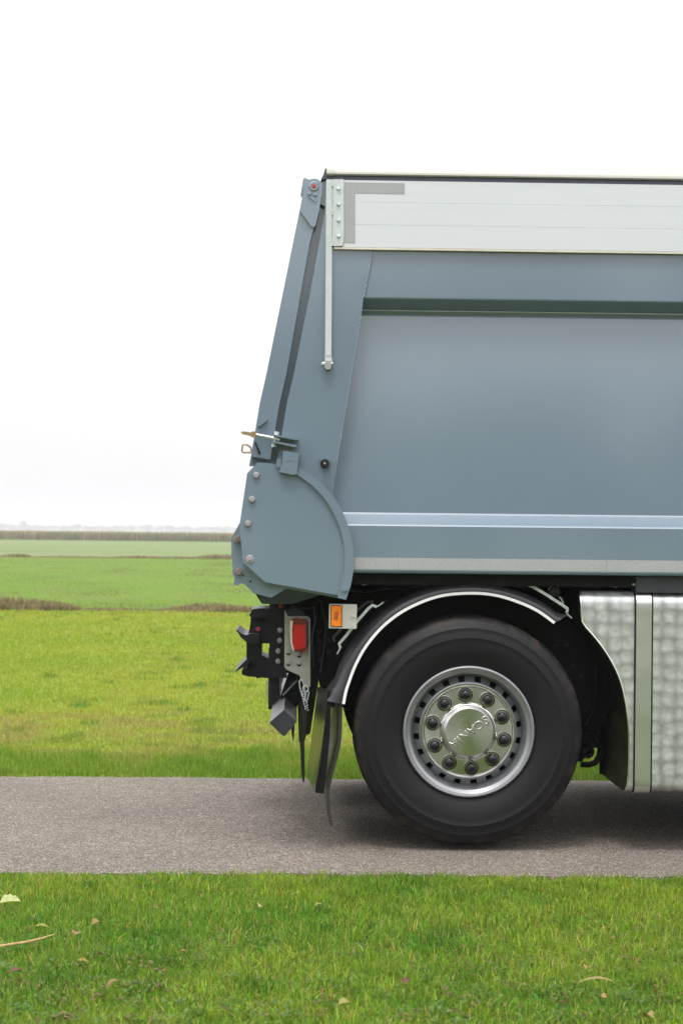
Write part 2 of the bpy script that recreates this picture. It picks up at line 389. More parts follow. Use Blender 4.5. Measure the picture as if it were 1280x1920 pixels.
# far meadow
n = 330000
u = rng.random(n); dmin, dmax = YF+DIST, Y1+DIST
d = dmin*(dmax/dmin)**u; y = d-DIST-.05; x = rng.uniform(-1, 1, n)*d*.24+.0*d
p1 = vnoise(x+90, y*.6+90, .8, 5); p2 = vnoise(x+90, y+90, 3, 6); p3 = vnoise(x+90, y*.3+90, .35, 7)
p4 = vnoise(x+30, y*2+30, .9, 8)
col = lerp((.205, .295, .020), (.305, .335, .038), np.clip(p1*1.2-.1+rng.normal(0, .18, n), 0, 1))
wob = .45*(p4-.5)*2
gb = 1-np.clip((y-(3.95+wob))/.45, 0, 1)                       # greener strip beside the asphalt
col = col*(1-gb[:, None])+lerp((.120, .235, .016), (.195, .270, .024), np.clip(p2+rng.normal(0, .2, n), 0, 1))*gb[:, None]
dr = np.clip((y-(3.9+wob))/.4, 0, 1)*(1-np.clip((y-(5.9+wob*2))/1.2, 0, 1))*np.clip(p2*1.6-.25, 0, 1)   # dry band behind it
dr = np.maximum(dr*.8, np.clip((p3*p2-.45)*3, 0, .25))
col = col*(1-dr[:, None])+lerp((.33, .28, .085), (.27, .20, .085), rng.random(n))*dr[:, None]
tf = .7*np.clip((vnoise(x+70, y*.8+70, 4.5, 61)-.74)*6, 0, 1)*np.clip((p1-.4)*4, 0, 1)
col = col*(1-tf[:, None])+np.array((.085, .19, .018))*tf[:, None]
hh = (.025+.03*gb+.03*tf+.012*p2)*rng.uniform(.5, 1.3, n)*(1+.02*(d-dmin))*np.where(y-YF < .12, .55, 1)
blades('meadow_grass', np.stack([x, y, np.full(n, -.032)], 1), hh, rng.uniform(.0028, .005, n)*d/9., jitter(col, .22), GRASS, .7, 'yellow-green mown grass beyond the road')
# pasture beyond the ditch
n = 170000
dmin, dmax = Y1+DIST+.3, Y2+DIST
d = dmin*(dmax/dmin)**rng.random(n); y = d-DIST; x = rng.uniform(-.26, .14, n)*d
p1 = vnoise(x+200, y*.5+200, .35, 9); p2 = vnoise(x+200, y*.35+200, .9, 10)
col = lerp((.120, .230, .030), (.185, .255, .046), np.clip(p1*1.3-.15+rng.normal(0, .15, n), 0, 1))
dr = np.clip((p2-.66)*5, 0, .6); col = col*(1-dr[:, None])+np.array((.17, .16, .06))*dr[:, None]
hh = (.016+.03*np.clip(p2-.4, 0, 1))*rng.uniform(.5, 1.3, n)
blades('pasture_grass', np.stack([x, y, np.full(n, -.032)], 1), hh, rng.uniform(.006, .012, n)*d/34, jitter(col, .15), GRASS, .6, 'bright green pasture grass beyond the first ditch')
# dry ditch banks
def bank(name, spans, yb, zscale, n, label, wscale):
    px_x = []; hh = []
    for a, b, hpx, share in spans:
        k = int(n*share); t = rng.random(k); px_x.append(a+(b-a)*t)
        env = np.sin(np.pi*np.clip(t, .03, .97))**.45
        hh.append(hpx*env*rng.uniform(.35, 1.1, k))
    px_x = np.concatenate(px_x); hh = np.concatenate(hh)
    m = len(px_x); d = yb+DIST+rng.uniform(-.2, 1.0, m)*zscale
    base = np.array([[G(a, 1100, 0).x/(G(a, 1100, 0).y+DIST)] for a in (0., 1000.)])[:, 0]
    x = (base[0]+(base[1]-base[0])*px_x/1000)*d; y = d-DIST
    h = hh*d/F; lump = vnoise(x+300, y+300, 1.2/zscale, 21); h *= .5+lump
    q = rng.random(m); col = lerp((.13, .085, .050), (.30, .235, .125), q**1.3); gr = rng.random(m) < .16; col[gr] = (.13, .19, .04)
    blades(name, np.stack([x, y, np.full(m, -.04)], 1), np.maximum(h, .03), rng.uniform(.012, .03, m)*wscale, jitter(col, .3), DRY, .75, label, .2, (1.2, 1.15, 1.1))
bank('ditch_grass', [(-160, 150, 24, .34), (-400, -170, 16, .1), (290, 500, 15, .22), (140, 300, 5, .08), (480, 1400, 14, .26)], Y1, 1., 26000, 'brown withered grass along the near ditch', 1.)
bank('far_ditch_grass', [(-300, -10, 7, .12), (0, 60, 6, .1), (60, 230, 3.2, .14), (200, 320, 4.5, .14), (360, 470, 9, .22), (290, 380, 4, .08), (470, 1400, 7, .2)], Y2, 2.4, 14000, 'dark withered grass line along the far ditch', 2.2)
# reed strip at the end of the fields
n = 26000
x = rng.uniform(-62, 70, n); y0 = 254-.075*(x+45)+rng.uniform(0, 9, n)
lump = vnoise(x+500, y0*.3+500, .16, 31); l2 = vnoise(x+500, y0+500, .7, 32)
col = lerp((.15, .135, .095), (.36, .28, .14), np.clip(lump*1.2-.1+rng.normal(0, .2, n), 0, 1)); gr = rng.random(n) < .3*(1-lump); col[gr] = (.13, .20, .07)
blades('reeds', np.stack([x, y0, np.full(n, -.05)], 1), (1.28+.12*l2+.07*lump)*rng.uniform(.72, 1.06, n), rng.uniform(.06, .16, n), jitter(col, .25), DRY, .10, 'long tan strip of reeds along the end of the fields', .5, (1.25, 1.15, .85))
# ------------------------------------------------------------------ distant wood and single trees
def leafcloud(center, rad, n, size, c0, c1):
    d = rng.normal(0, 1, (n, 3)); d /= np.linalg.norm(d, axis=1)[:, None]
    p = np.array(center)+d*np.array(rad)*(rng.random(n)**.45)[:, None]
    q = rng.normal(0, 1, (n, 2, 3)); q /= np.linalg.norm(q, axis=2)[:, :, None]
    sz = size*rng.uniform(.5, 1.3, n)
    V = np.stack([p-q[:, 0]*sz[:, None], p+q[:, 1]*sz[:, None], p+q[:, 0]*sz[:, None], p-q[:, 1]*sz[:, None]], 1)
    return V, jitter(lerp(c0, c1, rng.random(n)), .2)
def leafmesh(name, parts, mat):
    V = np.concatenate([p[0] for p in parts]); C = np.concatenate([p[1] for p in parts]); n = len(V)
    me = bpy.data.meshes.new(name); me.vertices.add(n*4); me.vertices.foreach_set('co', V.reshape(-1).astype(np.float32))
    me.loops.add(n*4); me.loops.foreach_set('vertex_index', np.arange(n*4, dtype=np.int32))
    me.polygons.add(n); me.polygons.foreach_set('loop_start', (np.arange(n)*4).astype(np.int32)); me.update(calc_edges=True)
    at = me.attributes.new('tint', 'FLOAT_COLOR', 'POINT'); K = np.ones((n, 4, 4), np.float32); K[:, :, :3] = C[:, None, :]
    at.data.foreach_set('color', K.reshape(-1)); me.materials.append(mat)
    o = bpy.data.objects.new(name, me); link(o); return o
parts = []
for i in range(420):
    xx = -620+1300*(i+random.random())/420; yy = 2500+random.uniform(-60, 120)
    hgt = 6.2+2.6*vnoise(np.array([xx+900]), np.array([3.]), .02, 41)[0]+random.uniform(-1, 1.2)
    parts.append(leafcloud((xx, yy, hgt*.5), (6.5, 5, hgt*.52), 90, 1.1, (.05, .07, .03), (.09, .09, .05)))
tag(leafmesh('woodland', parts, GRASS), kind='stuff', label='pale hazy wood on the horizon')
BARK = simple('bark', (.07, .055, .042, 1), .9, 0, .3, 3)
for px, lab in ((45, 'faint tall tree rising above the hazy wood, leftmost on the horizon'), (146, 'broad crowned tree rising above the hazy wood, near the middle of the open horizon'), (316, 'low rounded tree rising above the hazy wood, nearest the truck')):
    top = {45: 975.5, 146: 981.5, 316: 984.5}[px]
    dd = 2440; b = W(px, 990, dd-DIST); zt = W(px, top, dd-DIST).z
    t = empty('distant_tree', (b.x, b.y, -.1)); tag(t, lab, 'tree', 'distant trees on the horizon')
    hw = {45: 4.2, 146: 5.0, 316: 4.5}[px]
    obj('trunk', tube([(0, 0, 0), (.1, 0, zt*.35), (.2, 0, zt*.7)], [.5, .4, .2], 7), BARK, t)
    cr_ = leafmesh('crown', [leafcloud((random.uniform(-1, 1)*hw*.5, random.uniform(-2, 2), zt*(.6+.25*random.random())), (hw*.6, hw*.6, zt*.16), 90, 1.0, (.05, .07, .03), (.09, .09, .05)) for _ in range(6)], GRASS); cr_.parent = t
# trees standing behind the photographer (they show as the soft dark edge mirrored in the truck's side)
parts = []
for k in range(46):
    xx = -46+2.6*k; hgt = 13.2+3.6*math.exp(-((xx-15)/24)**2)+random.uniform(-.35, .35)
    for _ in range(3):
        parts.append(leafcloud((xx+random.uniform(-1, 1), -92+random.uniform(-2, 2), hgt*random.uniform(.3, .72)), (3.2, 2.6, hgt*.30), 420, .6, (.035, .055, .014), (.07, .085, .025)))
tag(leafmesh('tree_row', parts, GRASS), kind='stuff', label='row of trees behind the photographer, mirrored in the truck side')
# ================================================================== TRUCK
truck = empty('tipper_truck', TRUCK_LOC)
tag(truck, 'slate-blue tipper truck standing on the asphalt road, its rear half in view', 'truck')
# ---- cargo body: pressed side wall
YB, YP0, YP1, YL = -.030, .055, .020, -.040
prof = [(YB+.02, zz(345, 0)), (YB, zz(347, YB)), (YB, zz(557, YB)), (YB+.0015, zz(559, YB)), (YB+.006, zz(560.5, YB)), (YP0-.006, zz(580.5, YP0)), (YP0-.010, zz(581.3, YP0)), (YP0-.010, zz(583.3, YP0)), (YP0-.004, zz(584, YP0)),
        (YP0+.006, zz(590, YP0)), (YP0, zz(592.5, YP0))]
for k in range(1, 9): prof.append((YP0+(YP1-YP0)*k/8, zz(592.5+(961-592.5)*k/8, YP0+(YP1-YP0)*k/8)))
prof += [(YP1-.004, zz(964, YP1)), (YL+.004, zz(983, YL)), (YL, zz(986, YL)), (YL, zz(1070, YL)), (YL+.006, zz(1074, YL)), (YL+.05, zz(1076, YL))]
zb, zt_ = prof[-1][1], prof[0][1]
loop = prof+[(2.45, zb), (2.52, zb+.03), (2.50, zb+.25), (2.47, zb+.3), (2.47, zt_-.4), (2.52, zt_-.3), (2.5, zt_)]
seamx = lambda z: (lambda t: W(700, 345, YB).x*(1-t)+W(640, 930, YB).x*t)(min(1., max(0., (zz(345, YB)-z)/(zz(345, YB)-zz(930, YB)))))
bm = sweep(loop, W(668, 700, 0).x-.06, XR)
x_full = W(668, 700, 0).x-.06
for v in bm.verts:
    if abs(v.co.x-x_full) < 1e-5: v.co.x = seamx(v.co.z)-.07 if v.co.z > zz(960, 0) else W(636, 980, 0).x
body = obj('cargo_body', bm, PAINT, truck, 9)
obj('lit_ledge_lip', tube([(seamx(zz(582, YP0))+.004, YP0-.010, zz(582.3, YP0)), (XR, YP0-.010, zz(582.3, YP0))], .0022, 8), GALVP, body)  # pale tube: the bright, upward-facing lip of the ledge put into its colour
# ---- corner post plate to the left of the weld seam
post = obj('corner_post', prism([(610.5, 342), (700, 345), (697, 470), (681, 560), (677, 592), (621, 930), (640, 965), (655, 1068), (600, 1060), (505, 1000), (520.8, 858), (537, 760), (552, 695), (583, 540), (608.5, 400)], -.036, .13, .006), PAINT, truck, 40)
def weld(pts, r, nm):
    bm = bmesh.new(); out_ = []; rr = []
    for (a, b) in zip(pts, pts[1:]):
        m = int(math.hypot(b[0]-a[0], b[1]-a[1])/1.6)
        for k in range(m):
            t = k/m; v = W(a[0]+(b[0]-a[0])*t+random.uniform(-.35, .35), a[1]+(b[1]-a[1])*t, -.036); out_.append(v); rr.append(r*random.uniform(.7, 1.25))
    add_tube(bm, out_, rr, 6); return obj(nm, bm, PAINT, post)
weld([(698, 472), (682, 558)], .0042, 'weld_seam'); weld([(676.5, 594), (634, 850), (622, 926)], .0036, 'weld_seam')
# ---- conspicuity tape on the lower rail, in butted lengths
tz0, tz1 = zz(1045.5, YL), zz(1067.5, YL)
xa = W(655, 1055, YL).x; edges = [xa]+[W(p, 1058, YL).x for p in (745.5, 1136)]+[W(1136, 1058, YL).x+.95*k for k in (1, 2, 3)]
for a, b in zip(edges, edges[1:]): obj('reflective_tape', box(a+.0008, b-.0008, YL-.0012, YL+.001, tz1, tz0), TAPE, body, 0)
# ---- aluminium side board on top of the body
sb = obj('side_board', box(W(644, 400, -.05).x, XR, -.042, .0, zz(467.5, -.05), zz(338, -.05)), BOARD, truck, 0)
ys = [338.5, 379.3, 421.5, 464]
for a, b in zip(ys, ys[1:]):
    obj('board', box(W(643, 400, -.05).x, XR, -.052, -.0425, zz(b-.12, -.05), zz(a+.12, -.05), .0010, 1), BOARD, sb, 40)
obj('board_sill', box(W(626, 465, -.05).x, XR, -.054, .01, zz(468.2, -.05), zz(464.4, -.05), .002, 1), simple('anodised_sill', (.60, .58, .49, 1), .4, .4), sb, 40)
obj('hinge_plate', prism([(623.5, 336), (644.3, 336), (644.6, 449), (641, 461), (623, 461.5)], -.060, .007, .002), GALVP, sb, 40)
for py in (354, 383.3, 413.3, 443): 
    v = W(634.3, py, -.06)
    o = obj('screw', lathe((v.x, v.z), [(.0085, -.059), (.0085, -.0625), (.006, -.066), (.0055, -.069), (0, -.0695)], 14), GALV, sb)
for py, l in ((342, 8), (394, 9), (452, 9)):
    obj('hinge_knuckle', tube([W(622.7, py, -.062), W(622.7, py+l, -.062)], .0052, 8), GALVP, sb)
obj('reflective_tape', prism([(645.2, 341.6), (758.4, 343.2), (758.3, 363.6), (665.8, 361.9), (665.6, 455.5), (645, 455)], -.0535, .002), TAPE, sb, 0)
obj('hanger_arm', prism([(611.5, 336.3), (622.8, 336.5), (621.8, 560), (621, 667), (609.3, 667), (610, 560)], -.062, .022, .002), GALVP, truck, 40)
hb = obj('arm_bracket', prism([(608.8, 666), (621.4, 666), (621.8, 676), (619.6, 679), (611, 679), (609, 676)], -.058, .02, .002), GALV, truck, 40)
obj('pivot_pin', tube([W(604, 681.5, -.06), W(623.5, 681.5, -.06)], .0075, 10), GALV, hb)
obj('clevis', prism([(609.5, 677), (620.5, 677), (621, 688), (618, 692.5), (611.5, 692.5), (608.5, 688)], -.07, .03, .004), STEELB, hb, 40)
bolt('nut', 605, 682, -.062, 3.2, GALV, hb, .012, 6)
# ---- top rails
obj('board_seal', box(W(606, 332, -.03).x, XR, -.046, .03, zz(338.2, -.046), zz(328, -.046)), SEAL, truck, 0)
z0, z1 = zz(329.3, -.055), zz(317, -.055)
rail = obj('top_rail', sweep([(-.054, z0), (-.058, z0+.006), (-.056, (z0+z1)/2), (-.050, z1-.004), (-.040, z1), (.06, z1), (.06, z0)], W(613, 322, -.055).x, XR), CREAM, truck, 40)
obj('rail_cap', sweep([(-.058, z0-.002), (-.063, z0+.006), (-.061, (z0+z1)/2), (-.055, z1-.002), (-.040, z1+.003), (.06, z1+.003), (.06, z0)], W(612, 322, -.055).x, W(627, 322, -.055).x), CREAM, truck, 40)
obj('end_flap', prism([(609.5, 315), (612.4, 316), (612.2, 334), (607, 336), (601.5, 336), (606, 327)], -.05, .12, .002), SEAL, truck, 40)
# ---- tailgate
tg = obj('tailgate', prism([(568.3, 360), (601, 352), (598.5, 392), (588, 427), (580.5, 455), (537, 700), (523, 760), (506.7, 861.5), (470.4, 856), (486.8, 757), (499.6, 700), (564.4, 380)], -.040, .10, .009, 3), PAINT, truck, 40)
obj('tailgate_panel', prism([(560, 420), (592, 420), (512, 860), (478, 860)], .062, 2.35), PAINT, tg, 0)
obj('gap_seal', prism([(575, 425), (590, 340), (622, 340), (622, 390), (560, 700), (530, 872), (492, 872)], .03, .03), PAINT, tg, 0)
hp = [(567.5, 345)]
for k in range(0, 13):
    t = math.pi*(1.0-k/12.); hp.append((588.4+15.6*math.cos(t), 349-14.5*math.sin(t)))
hp += [(603.2, 362), (598.5, 393), (591.3, 423), (587.5, 426.5), (583.5, 424.5), (563, 396.5), (562.3, 391), (569.5, 358)]
obj('hinge_plate', prism(hp, -.056, .03, .004), PAINT, tg, 40)
obj('hinge_lug', prism([(568.2, 334.5), (572, 333.5), (588, 340), (588, 360), (563.5, 364)], -.035, .10, .004), PAINT, tg, 40)
obj('hinge_block', prism([(600, 345), (611, 335), (612, 386), (607, 386), (598.5, 381)], -.02, .1, .003), PAINT, tg, 40)
v = W(588.4, 349.6, -.056)
obj('hinge_pin', lathe((v.x, v.z), [(.0215, -.055), (.0215, -.062), (.019, -.065), (.0105, -.065), (.0105, -.061)], 24), PAINT, tg)
obj('pin_cap', lathe((v.x, v.z), [(.0100, -.058), (.0100, -.0635), (.007, -.0655), (0, -.066)], 16), REDDOT, tg)
for px, py in ((580.2, 363.3), (590.6, 365)): bolt('rivet', px, py, -.056, 3.9, PAINT, tg, .007)
obj('stop_wedge', prism([(576, 367.5), (590.5, 373.5), (593.2, 377.5), (591.5, 379)], -.062, .008, .002), PAINT, tg, 40)
obj('tab', prism([(483, 800), (484.5, 792), (496.5, 784.5), (501, 786.5), (499.5, 789.5), (489, 797.5)], -.058, .03, .003), PAINT, tg, 40)
obj('tab', prism([(477.5, 829.5), (480, 829), (488.5, 848.5), (487.8, 851.5), (485, 851.3)], -.048, .012, .002), BLACKSAT, tg, 40)
obj('tailgate_foot', prism([(476, 850), (522, 850), (524, 880), (486, 880), (478, 874.5), (467, 874), (470.5, 856)], .045, .016), PAINT, tg, 0)
# eye bolt latch
lt = obj('eye_bolt', tube([W(478.5, 815, -.085), W(513, 821.5, -.085)], .0075, 12), GALV, truck)
bm = bmesh.new(); add_tube(bm, [W(511, 821, -.085), W(518, 822, -.085), W(523.5, 825, -.08)], [.0092, .0092, .007], 12); obj('eye', bm, GALV, lt)
obj('wing_nut', prism([(451.5, 811), (453, 808.8), (461, 809.2), (470, 810.8), (473.5, 808.5), (480, 809.4), (479.6, 818.5), (477.5, 821.5), (471, 818.8), (468, 816.8), (455, 814)], -.095, .018, .003), BRASS, lt, 40)
obj('clevis_plate', prism([(512.5, 814.5), (531, 817.3), (559.5, 821.5), (558, 824.6), (554, 825), (530, 820.4), (512.5, 817.3)], -.105, .07, .0015), PAINT, truck, 40)
obj('clevis_plate', prism([(510, 826.5), (526, 829.2), (556.5, 834.5), (555, 838), (551, 838.2), (526, 832.4), (510, 829.5)], -.105, .07, .0015), PAINT, truck, 40)
obj('clevis_bolt', tube([W(519, 810, -.08), W(512.5, 836.5, -.08)], .0065, 6), GALVP, truck)
obj('bolt_nut', tube([W(519.5, 809.5, -.08), W(518, 816, -.08)], .012, 6), GALVP, truck)
obj('bolt_nut', tube([W(513.3, 831.5, -.08), W(512.6, 838, -.08)], .0105, 6), GALVP, truck)
bm = bmesh.new(); add_tube(bm, [W(x, y, .1) for x, y in ((471, 848.3), (455.5, 848.3), (453.4, 845), (454.5, 835.5), (457.5, 833.5), (463.5, 834), (470, 839), (471.5, 846), (470, 848.3))], .0042, 8); obj('chain_link', bm, BRASS, truck)
# ---- lower cheek plate with its quarter round rim
arc_o = [(556, 875), (570, 882), (584, 891), (596, 900), (607.5, 910), (616.5, 919.5), (624, 929), (632, 941), (638.5, 953), (645, 966.5), (651, 981), (656, 997), (659.5, 1013), (662.5, 1031), (663.7, 1048), (663, 1063), (661.4, 1076), (659.5, 1088), (656.7, 1100), (648.5, 1124.5)]
arc_i = [(549, 886), (562, 893.5), (575, 902.5), (586, 911.5), (596, 921), (605, 931), (613, 941.5), (620.5, 953), (627.5, 966), (633.5, 980), (638.5, 994.5), (642.5, 1010), (645.3, 1026), (646.5, 1042), (646.3, 1058), (645, 1070), (642.5, 1084), (639, 1097), (632.5, 1121)]
cheek = [(483.3, 866.8), (504, 868.4), (527, 872)]+[(x+5, y-4) for x, y in arc_i]+[(632.5, 1116), (497, 1091.6), (455.5, 1053.5), (449, 985), (463.4, 887.7)]
ck = obj('tailgate_cheek', prism(cheek, -.068, .012, .002), PAINT, truck, 40)
obj('rim_band', prism(arc_o+arc_i[::-1], -.084, .032, .004), PAINT, ck, 40)
obj('backing_plate', prism([(480, 868), (540, 880), (640, 1010), (640, 1121.5), (630, 1120.5), (496, 1096.3), (455.5, 1059), (449, 990)], -.036, .012, .002), PAINT, ck, 40)
obj('rim_lug', prism([(640, 1105), (643, 1102.5), (653, 1103), (652, 1108.5), (640.5, 1109)], -.092, .01, .002), PAINT, ck, 40)
for px, py in ((480.5, 890.6), (472.4, 936), (464.6, 981.2)): bolt('bolt', px, py, -.068, 6.0, STEELB, ck, .014)
v = W(468.7, 1048.8, -.068)
obj('washer', lathe((v.x, v.z), [(.0185, -.066), (.0185, -.071), (.017, -.072), (.0085, -.072)], 24), STEELB, ck)
bolt('bolt', 468.7, 1048.8, -.070, 3.8, STEELB, ck, .010, 6)
hx = obj('hinge_box', prism([(530.5, 846.5), (533, 845), (558.5, 849.5), (560.5, 851.5), (556, 889), (549.5, 890.3), (525, 885.5), (523.8, 882.5), (529, 870)], -.098, .06, .004, 3), PAINT, truck, 40)
obj('hinge_knuckle', prism([(519, 860), (525, 858), (529, 862), (528, 876), (521, 878), (517.5, 872)], -.08, .05, .004, 3), PAINT, hx, 40)
obj('hinge_rear', prism([(548, 848), (562.5, 850.5), (562.8, 854), (559, 868), (556, 872)], -.075, .05, .003), PAINT, hx, 40)
# embossed curve on the hinge box
obj('embossing', tube([W(534+2*k, 864-.9*math.sin(k/8*math.pi), -.0985) for k in range(9)], .0016, 6), PAINT, hx)
# rubber stop on the post
obj('stop_plate', prism([(599.5, 861), (602.5, 856.5), (616.5, 857.5), (619, 861.5), (616.5, 876), (602, 875)], -.048, .014, .002), PAINT, truck, 40)
v = W(608.8, 869, -.048)
ko = obj('rubber_stop', lathe((v.x, v.z), [(.0205, -.046), (.0205, -.075), (.017, -.080), (.009, -.080), (.006, -.074), (0, -.074)], 20), RUBBER, truck)
bolt('stop_bolt', 608.8, 868.6, -.074, 1.9, GALV, ko, .004)
# ---- rear hinge brackets behind the cheek
rb = obj('rear_bracket', prism([(449.5, 980), (460, 985), (468, 1080), (455, 1066), (436.5, 1066), (434, 1040), (433.5, 1010)], .02, .06, .004), PAINT, truck, 40)
lb = obj('lower_bracket', prism([(435.3, 1070), (438, 1063.5), (444, 1059.5), (452, 1060), (478, 1075), (481, 1090), (479, 1113), (466, 1103), (458, 1095.3), (452, 1094), (449.5, 1094.2), (447.5, 1098), (438, 1096.6), (439.8, 1083), (436, 1077)], .0, .05, .004), PAINT, truck, 40)
bolt('bracket_bolt', 445.3, 1011.5, .02, 7.2, RUST, rb, .02); bolt('bracket_bolt', 447.2, 1072.3, .0, 7.0, RUST, lb, .016)
for px, py, Y, p in ((452.5, 1020.5, .02, rb), (455.8, 1078.7, 0., lb), (469.5, 1090.5, 0., lb)):
    v = W(px, py, Y); obj('bolt_hole', lathe((v.x, v.z), [(.0048, Y-.001), (0, Y-.0012)], 12), BLACK, p)
obj('side_wedge', prism([(477, 1070), (473, 1111.5), (507, 1120.5), (511, 1119), (560, 1090)], -.022, .05, .004), PAINT, truck, 40)
bm = bmesh.new(); uw = []
for (px, py), Y in zip([(474, 1100), (478, 1112), (490, 1131), (494, 1132.5), (547, 1132.5), (600, 1116), (650, 1095)], [.02, .03, .12, .125, .125, .06, .03]):
    a = W(px, py, Y); uw.append([bm.verts.new((a.x, Y, a.z)), bm.verts.new((a.x, 2.3, a.z))])
for a, b in zip(uw, uw[1:]): bm.faces.new((a[0], b[0], b[1], a[1]))
tp_ = [[bm.verts.new((W(px, 1098, .01).x, Y, W(px, 1098, .01).z)) for Y in (.0, 2.3)] for px in (474, 650)]
bm.faces.new([u[0] for u in uw]+[tp_[1][0], tp_[0][0]])
obj('under_wedge', bm, simple('shaded_underside_paint', (.075, .10, .115, 1), .65, 0, .12, 12, spec=.2), truck, 10)  # underside shade put into a darker, matt copy of the body paint
# ---- underbody, chassis, far side
zsub = zz(1076, 0)
xl = W(505, 1150, .8).x
obj('underbody', box(W(600, 1080, 0).x, XR, .03, 2.44, zsub-.05, zsub+.03), BLACK, truck, 0)
for Y in (.86, 1.60):
    obj('chassis_rail', box(xl+.05, XR, Y, Y+.08, zsub-.40, zsub-.07, .008), BLACK, truck, 40)
obj('cross_member', box(W(540, 1150, .9).x, W(750, 1150, .9).x, .95, 1.6, zsub-.50, zsub-.1, .01), BLACK, truck, 40)
obj('rear_frame', prism([(537, 1120), (790, 1100), (740, 1300), (660, 1326), (612, 1326), (600, 1290), (596, 1270), (590, 1290), (575, 1300), (548, 1262), (537, 1262)], .62, .2, .01), BLACK, truck, 40)
obj('arch_dark_plate', prism([(640, 1300), (640, 1240), (700, 1160), (800, 1120), (900, 1110), (1000, 1130), (1090, 1120), (1090, 1165), (1135, 1172), (1160, 1230), (1160, 1300), (1133, 1345), (1118, 1376), (1118, 1386), (1060, 1390), (1000, 1200), (850, 1150), (720, 1230), (660, 1300)], .48, .12, .01), BLACK, truck, 40)  # black plate put in for the darkness inside the wheel arch
for px, py in ((1042, 1208), (1062, 1208), (1073, 1247), (1089, 1266)): bolt('guard_bolt', px, py, .48, 4.5, BLACKSAT, truck, .015, 8)
axc = W(878, 1372, .1)
obj('axle', tube([(axc.x, .2, axc.z), (axc.x, 2.3, axc.z)], .075, 16), BLACK, truck)
bm = bmesh.new(); bmesh.ops.create_uvsphere(bm, u_segments=20, v_segments=12, radius=.21); bmesh.ops.translate(bm, verts=bm.verts, vec=(axc.x, 1.27, axc.z)); obj('axle_housing', bm, BLACK, truck)
# air hose and hook between wheel and tank
obj('air_hose', tube([W(x, y, .42) for x, y in ((1118, 1245), (1117, 1290), (1112, 1330), (1103, 1352), (1098, 1362))], .016, 8), BLACK, truck)
obj('air_hose', tube([W(x, y, .5) for x, y in ((1126, 1240), (1124, 1300), (1117, 1345), (1113, 1380))], .010, 8), BLACK, truck)
obj('spring_hook', tube([W(x, y, .45) for x, y in ((1110, 1375), (1118, 1388), (1124.5, 1402), (1123, 1418), (1115, 1430), (1103, 1434), (1088, 1433))], [.013, .013, .015, .016, .015, .014, .014], 10), BLACK, truck)
obj('spring_eye', lathe((W(1102, 1410, .4).x, W(1102, 1410, .4).z), [(.030, .45), (.034, .42), (.030, .40), (.012, .40), (.012, .45)], 20), BLACK, truck)
obj('spring_mount', prism([(1060, 1360), (1118, 1370), (1118, 1386), (1104, 1412), (1090, 1428), (1060, 1430)], .46, .1, .006), BLACK, truck, 40)
# ---- wheel
wc = W(877.8, 1371.3, .03)
RT = wc.z-.001
wheel = empty('wheel', Vector((wc.x, 0, wc.z))-TRUCK_LOC, truck)
def half(p): return p
tp = [(.290, .046), (.293, .034), (.301, .028), (.318, .020), (.345, .010), (.375, .003), (.405, .0), (.425, .0005), (.427, -.0005), (.431, -.0005), (.433, .0017), (.450, .005), (.468, .011), (.470, .0105), (.474, .0115), (.476, .014), (.488, .020), (.500, .027), (.513, .036)]
tp += [(.5215, .047), (.5255, .060), (.5265, .075), (.517, .077), (.517, .083), (.5265, .085), (.527, .125), (.512, .128), (.512, .138), (.526, .141), (.527, .185), (.513, .188), (.513, .198), (.527, .2)]
full = tp+[(r, .39-y) for r, y in tp[::-1]]
def tread(i, k):
    r, y = full[i]
    if r < .495: return 0
    return .0018 if (k % 5) == 0 and (r > .514) else 0
bm = lathe((0, 0), full, 320, tread)
sc_ = RT/.527
for v in bm.verts:
    if v.co.z < -RT+.006: v.co.z = -RT+.001
obj('tyre', bm, TYRE, wheel, 35)
rp = [(.292, .045), (.2965, .034), (.3005, .026), (.3015, .018), (.299, .012), (.294, .0095), (.2885, .011), (.2845, .017), (.279, .022), (.272, .024), (.267, .029), (.264, .040), (.2625, .052), (.259, .060), (.256, .075), (.252, .092), (.2515, .20), (.24, .30)]
obj('rim', lathe((0, 0), rp, 96), SILVER, wheel, 40)
# wheel disc with twenty hand holes
bm = bmesh.new(); NA = 200; dr = [(.252, .092), (.2495, .090), (.2250, .066), (.220, .0615), (.212, .060), (.20, .060)]
ring = [[bm.verts.new((r*math.cos(2*math.pi*(k)/NA), y, r*math.sin(2*math.pi*k/NA))) for k in range(NA)] for r, y in dr]
def ishole(k): return (k % 10) in (2, 3, 4, 5)
for i in range(len(dr)-1):
    for k in range(NA):
        k2 = (k+1) % NA
        if i == 1 and ishole(k): continue
        bm.faces.new((ring[i][k], ring[i][k2], ring[i+1][k2], ring[i+1][k]))
for j in range(20):
    ks = [j*10+2+q for q in range(5)]
    lp = [ring[1][k % NA] for k in ks]+[ring[2][k % NA] for k in ks[::-1]]
    dn = [bm.verts.new(v.co*1.0+Vector((0, .028, 0))) for v in lp]
    for a in range(len(lp)): bm.faces.new((lp[a], lp[(a+1) % len(lp)], dn[(a+1) % len(lp)], dn[a]))
obj('wheel_disc', bm, SILVER, wheel, 40)
obj('brake_drum', lathe((0, 0), [(.25, .30), (.25, .14), (.20, .135), (0, .135)], 48), BLACK, wheel)
obj('wheel_cover', lathe((0, 0), [(.2115, .062), (.214, .056), (.213, .050), (.209, .0475), (.206, .0485), (.2035, .046), (.200, .0425), (.165, .0410), (.134, .0405), (.128, .042)], 128), COVER, wheel, 12)
obj('cover_bead', lathe((0, 0), [(.2155, .060), (.2165, .053), (.214, .047), (.2105, .0475), (.2095, .052)], 128), CHROME, wheel)
a0 = R(95.3)
nutm = None
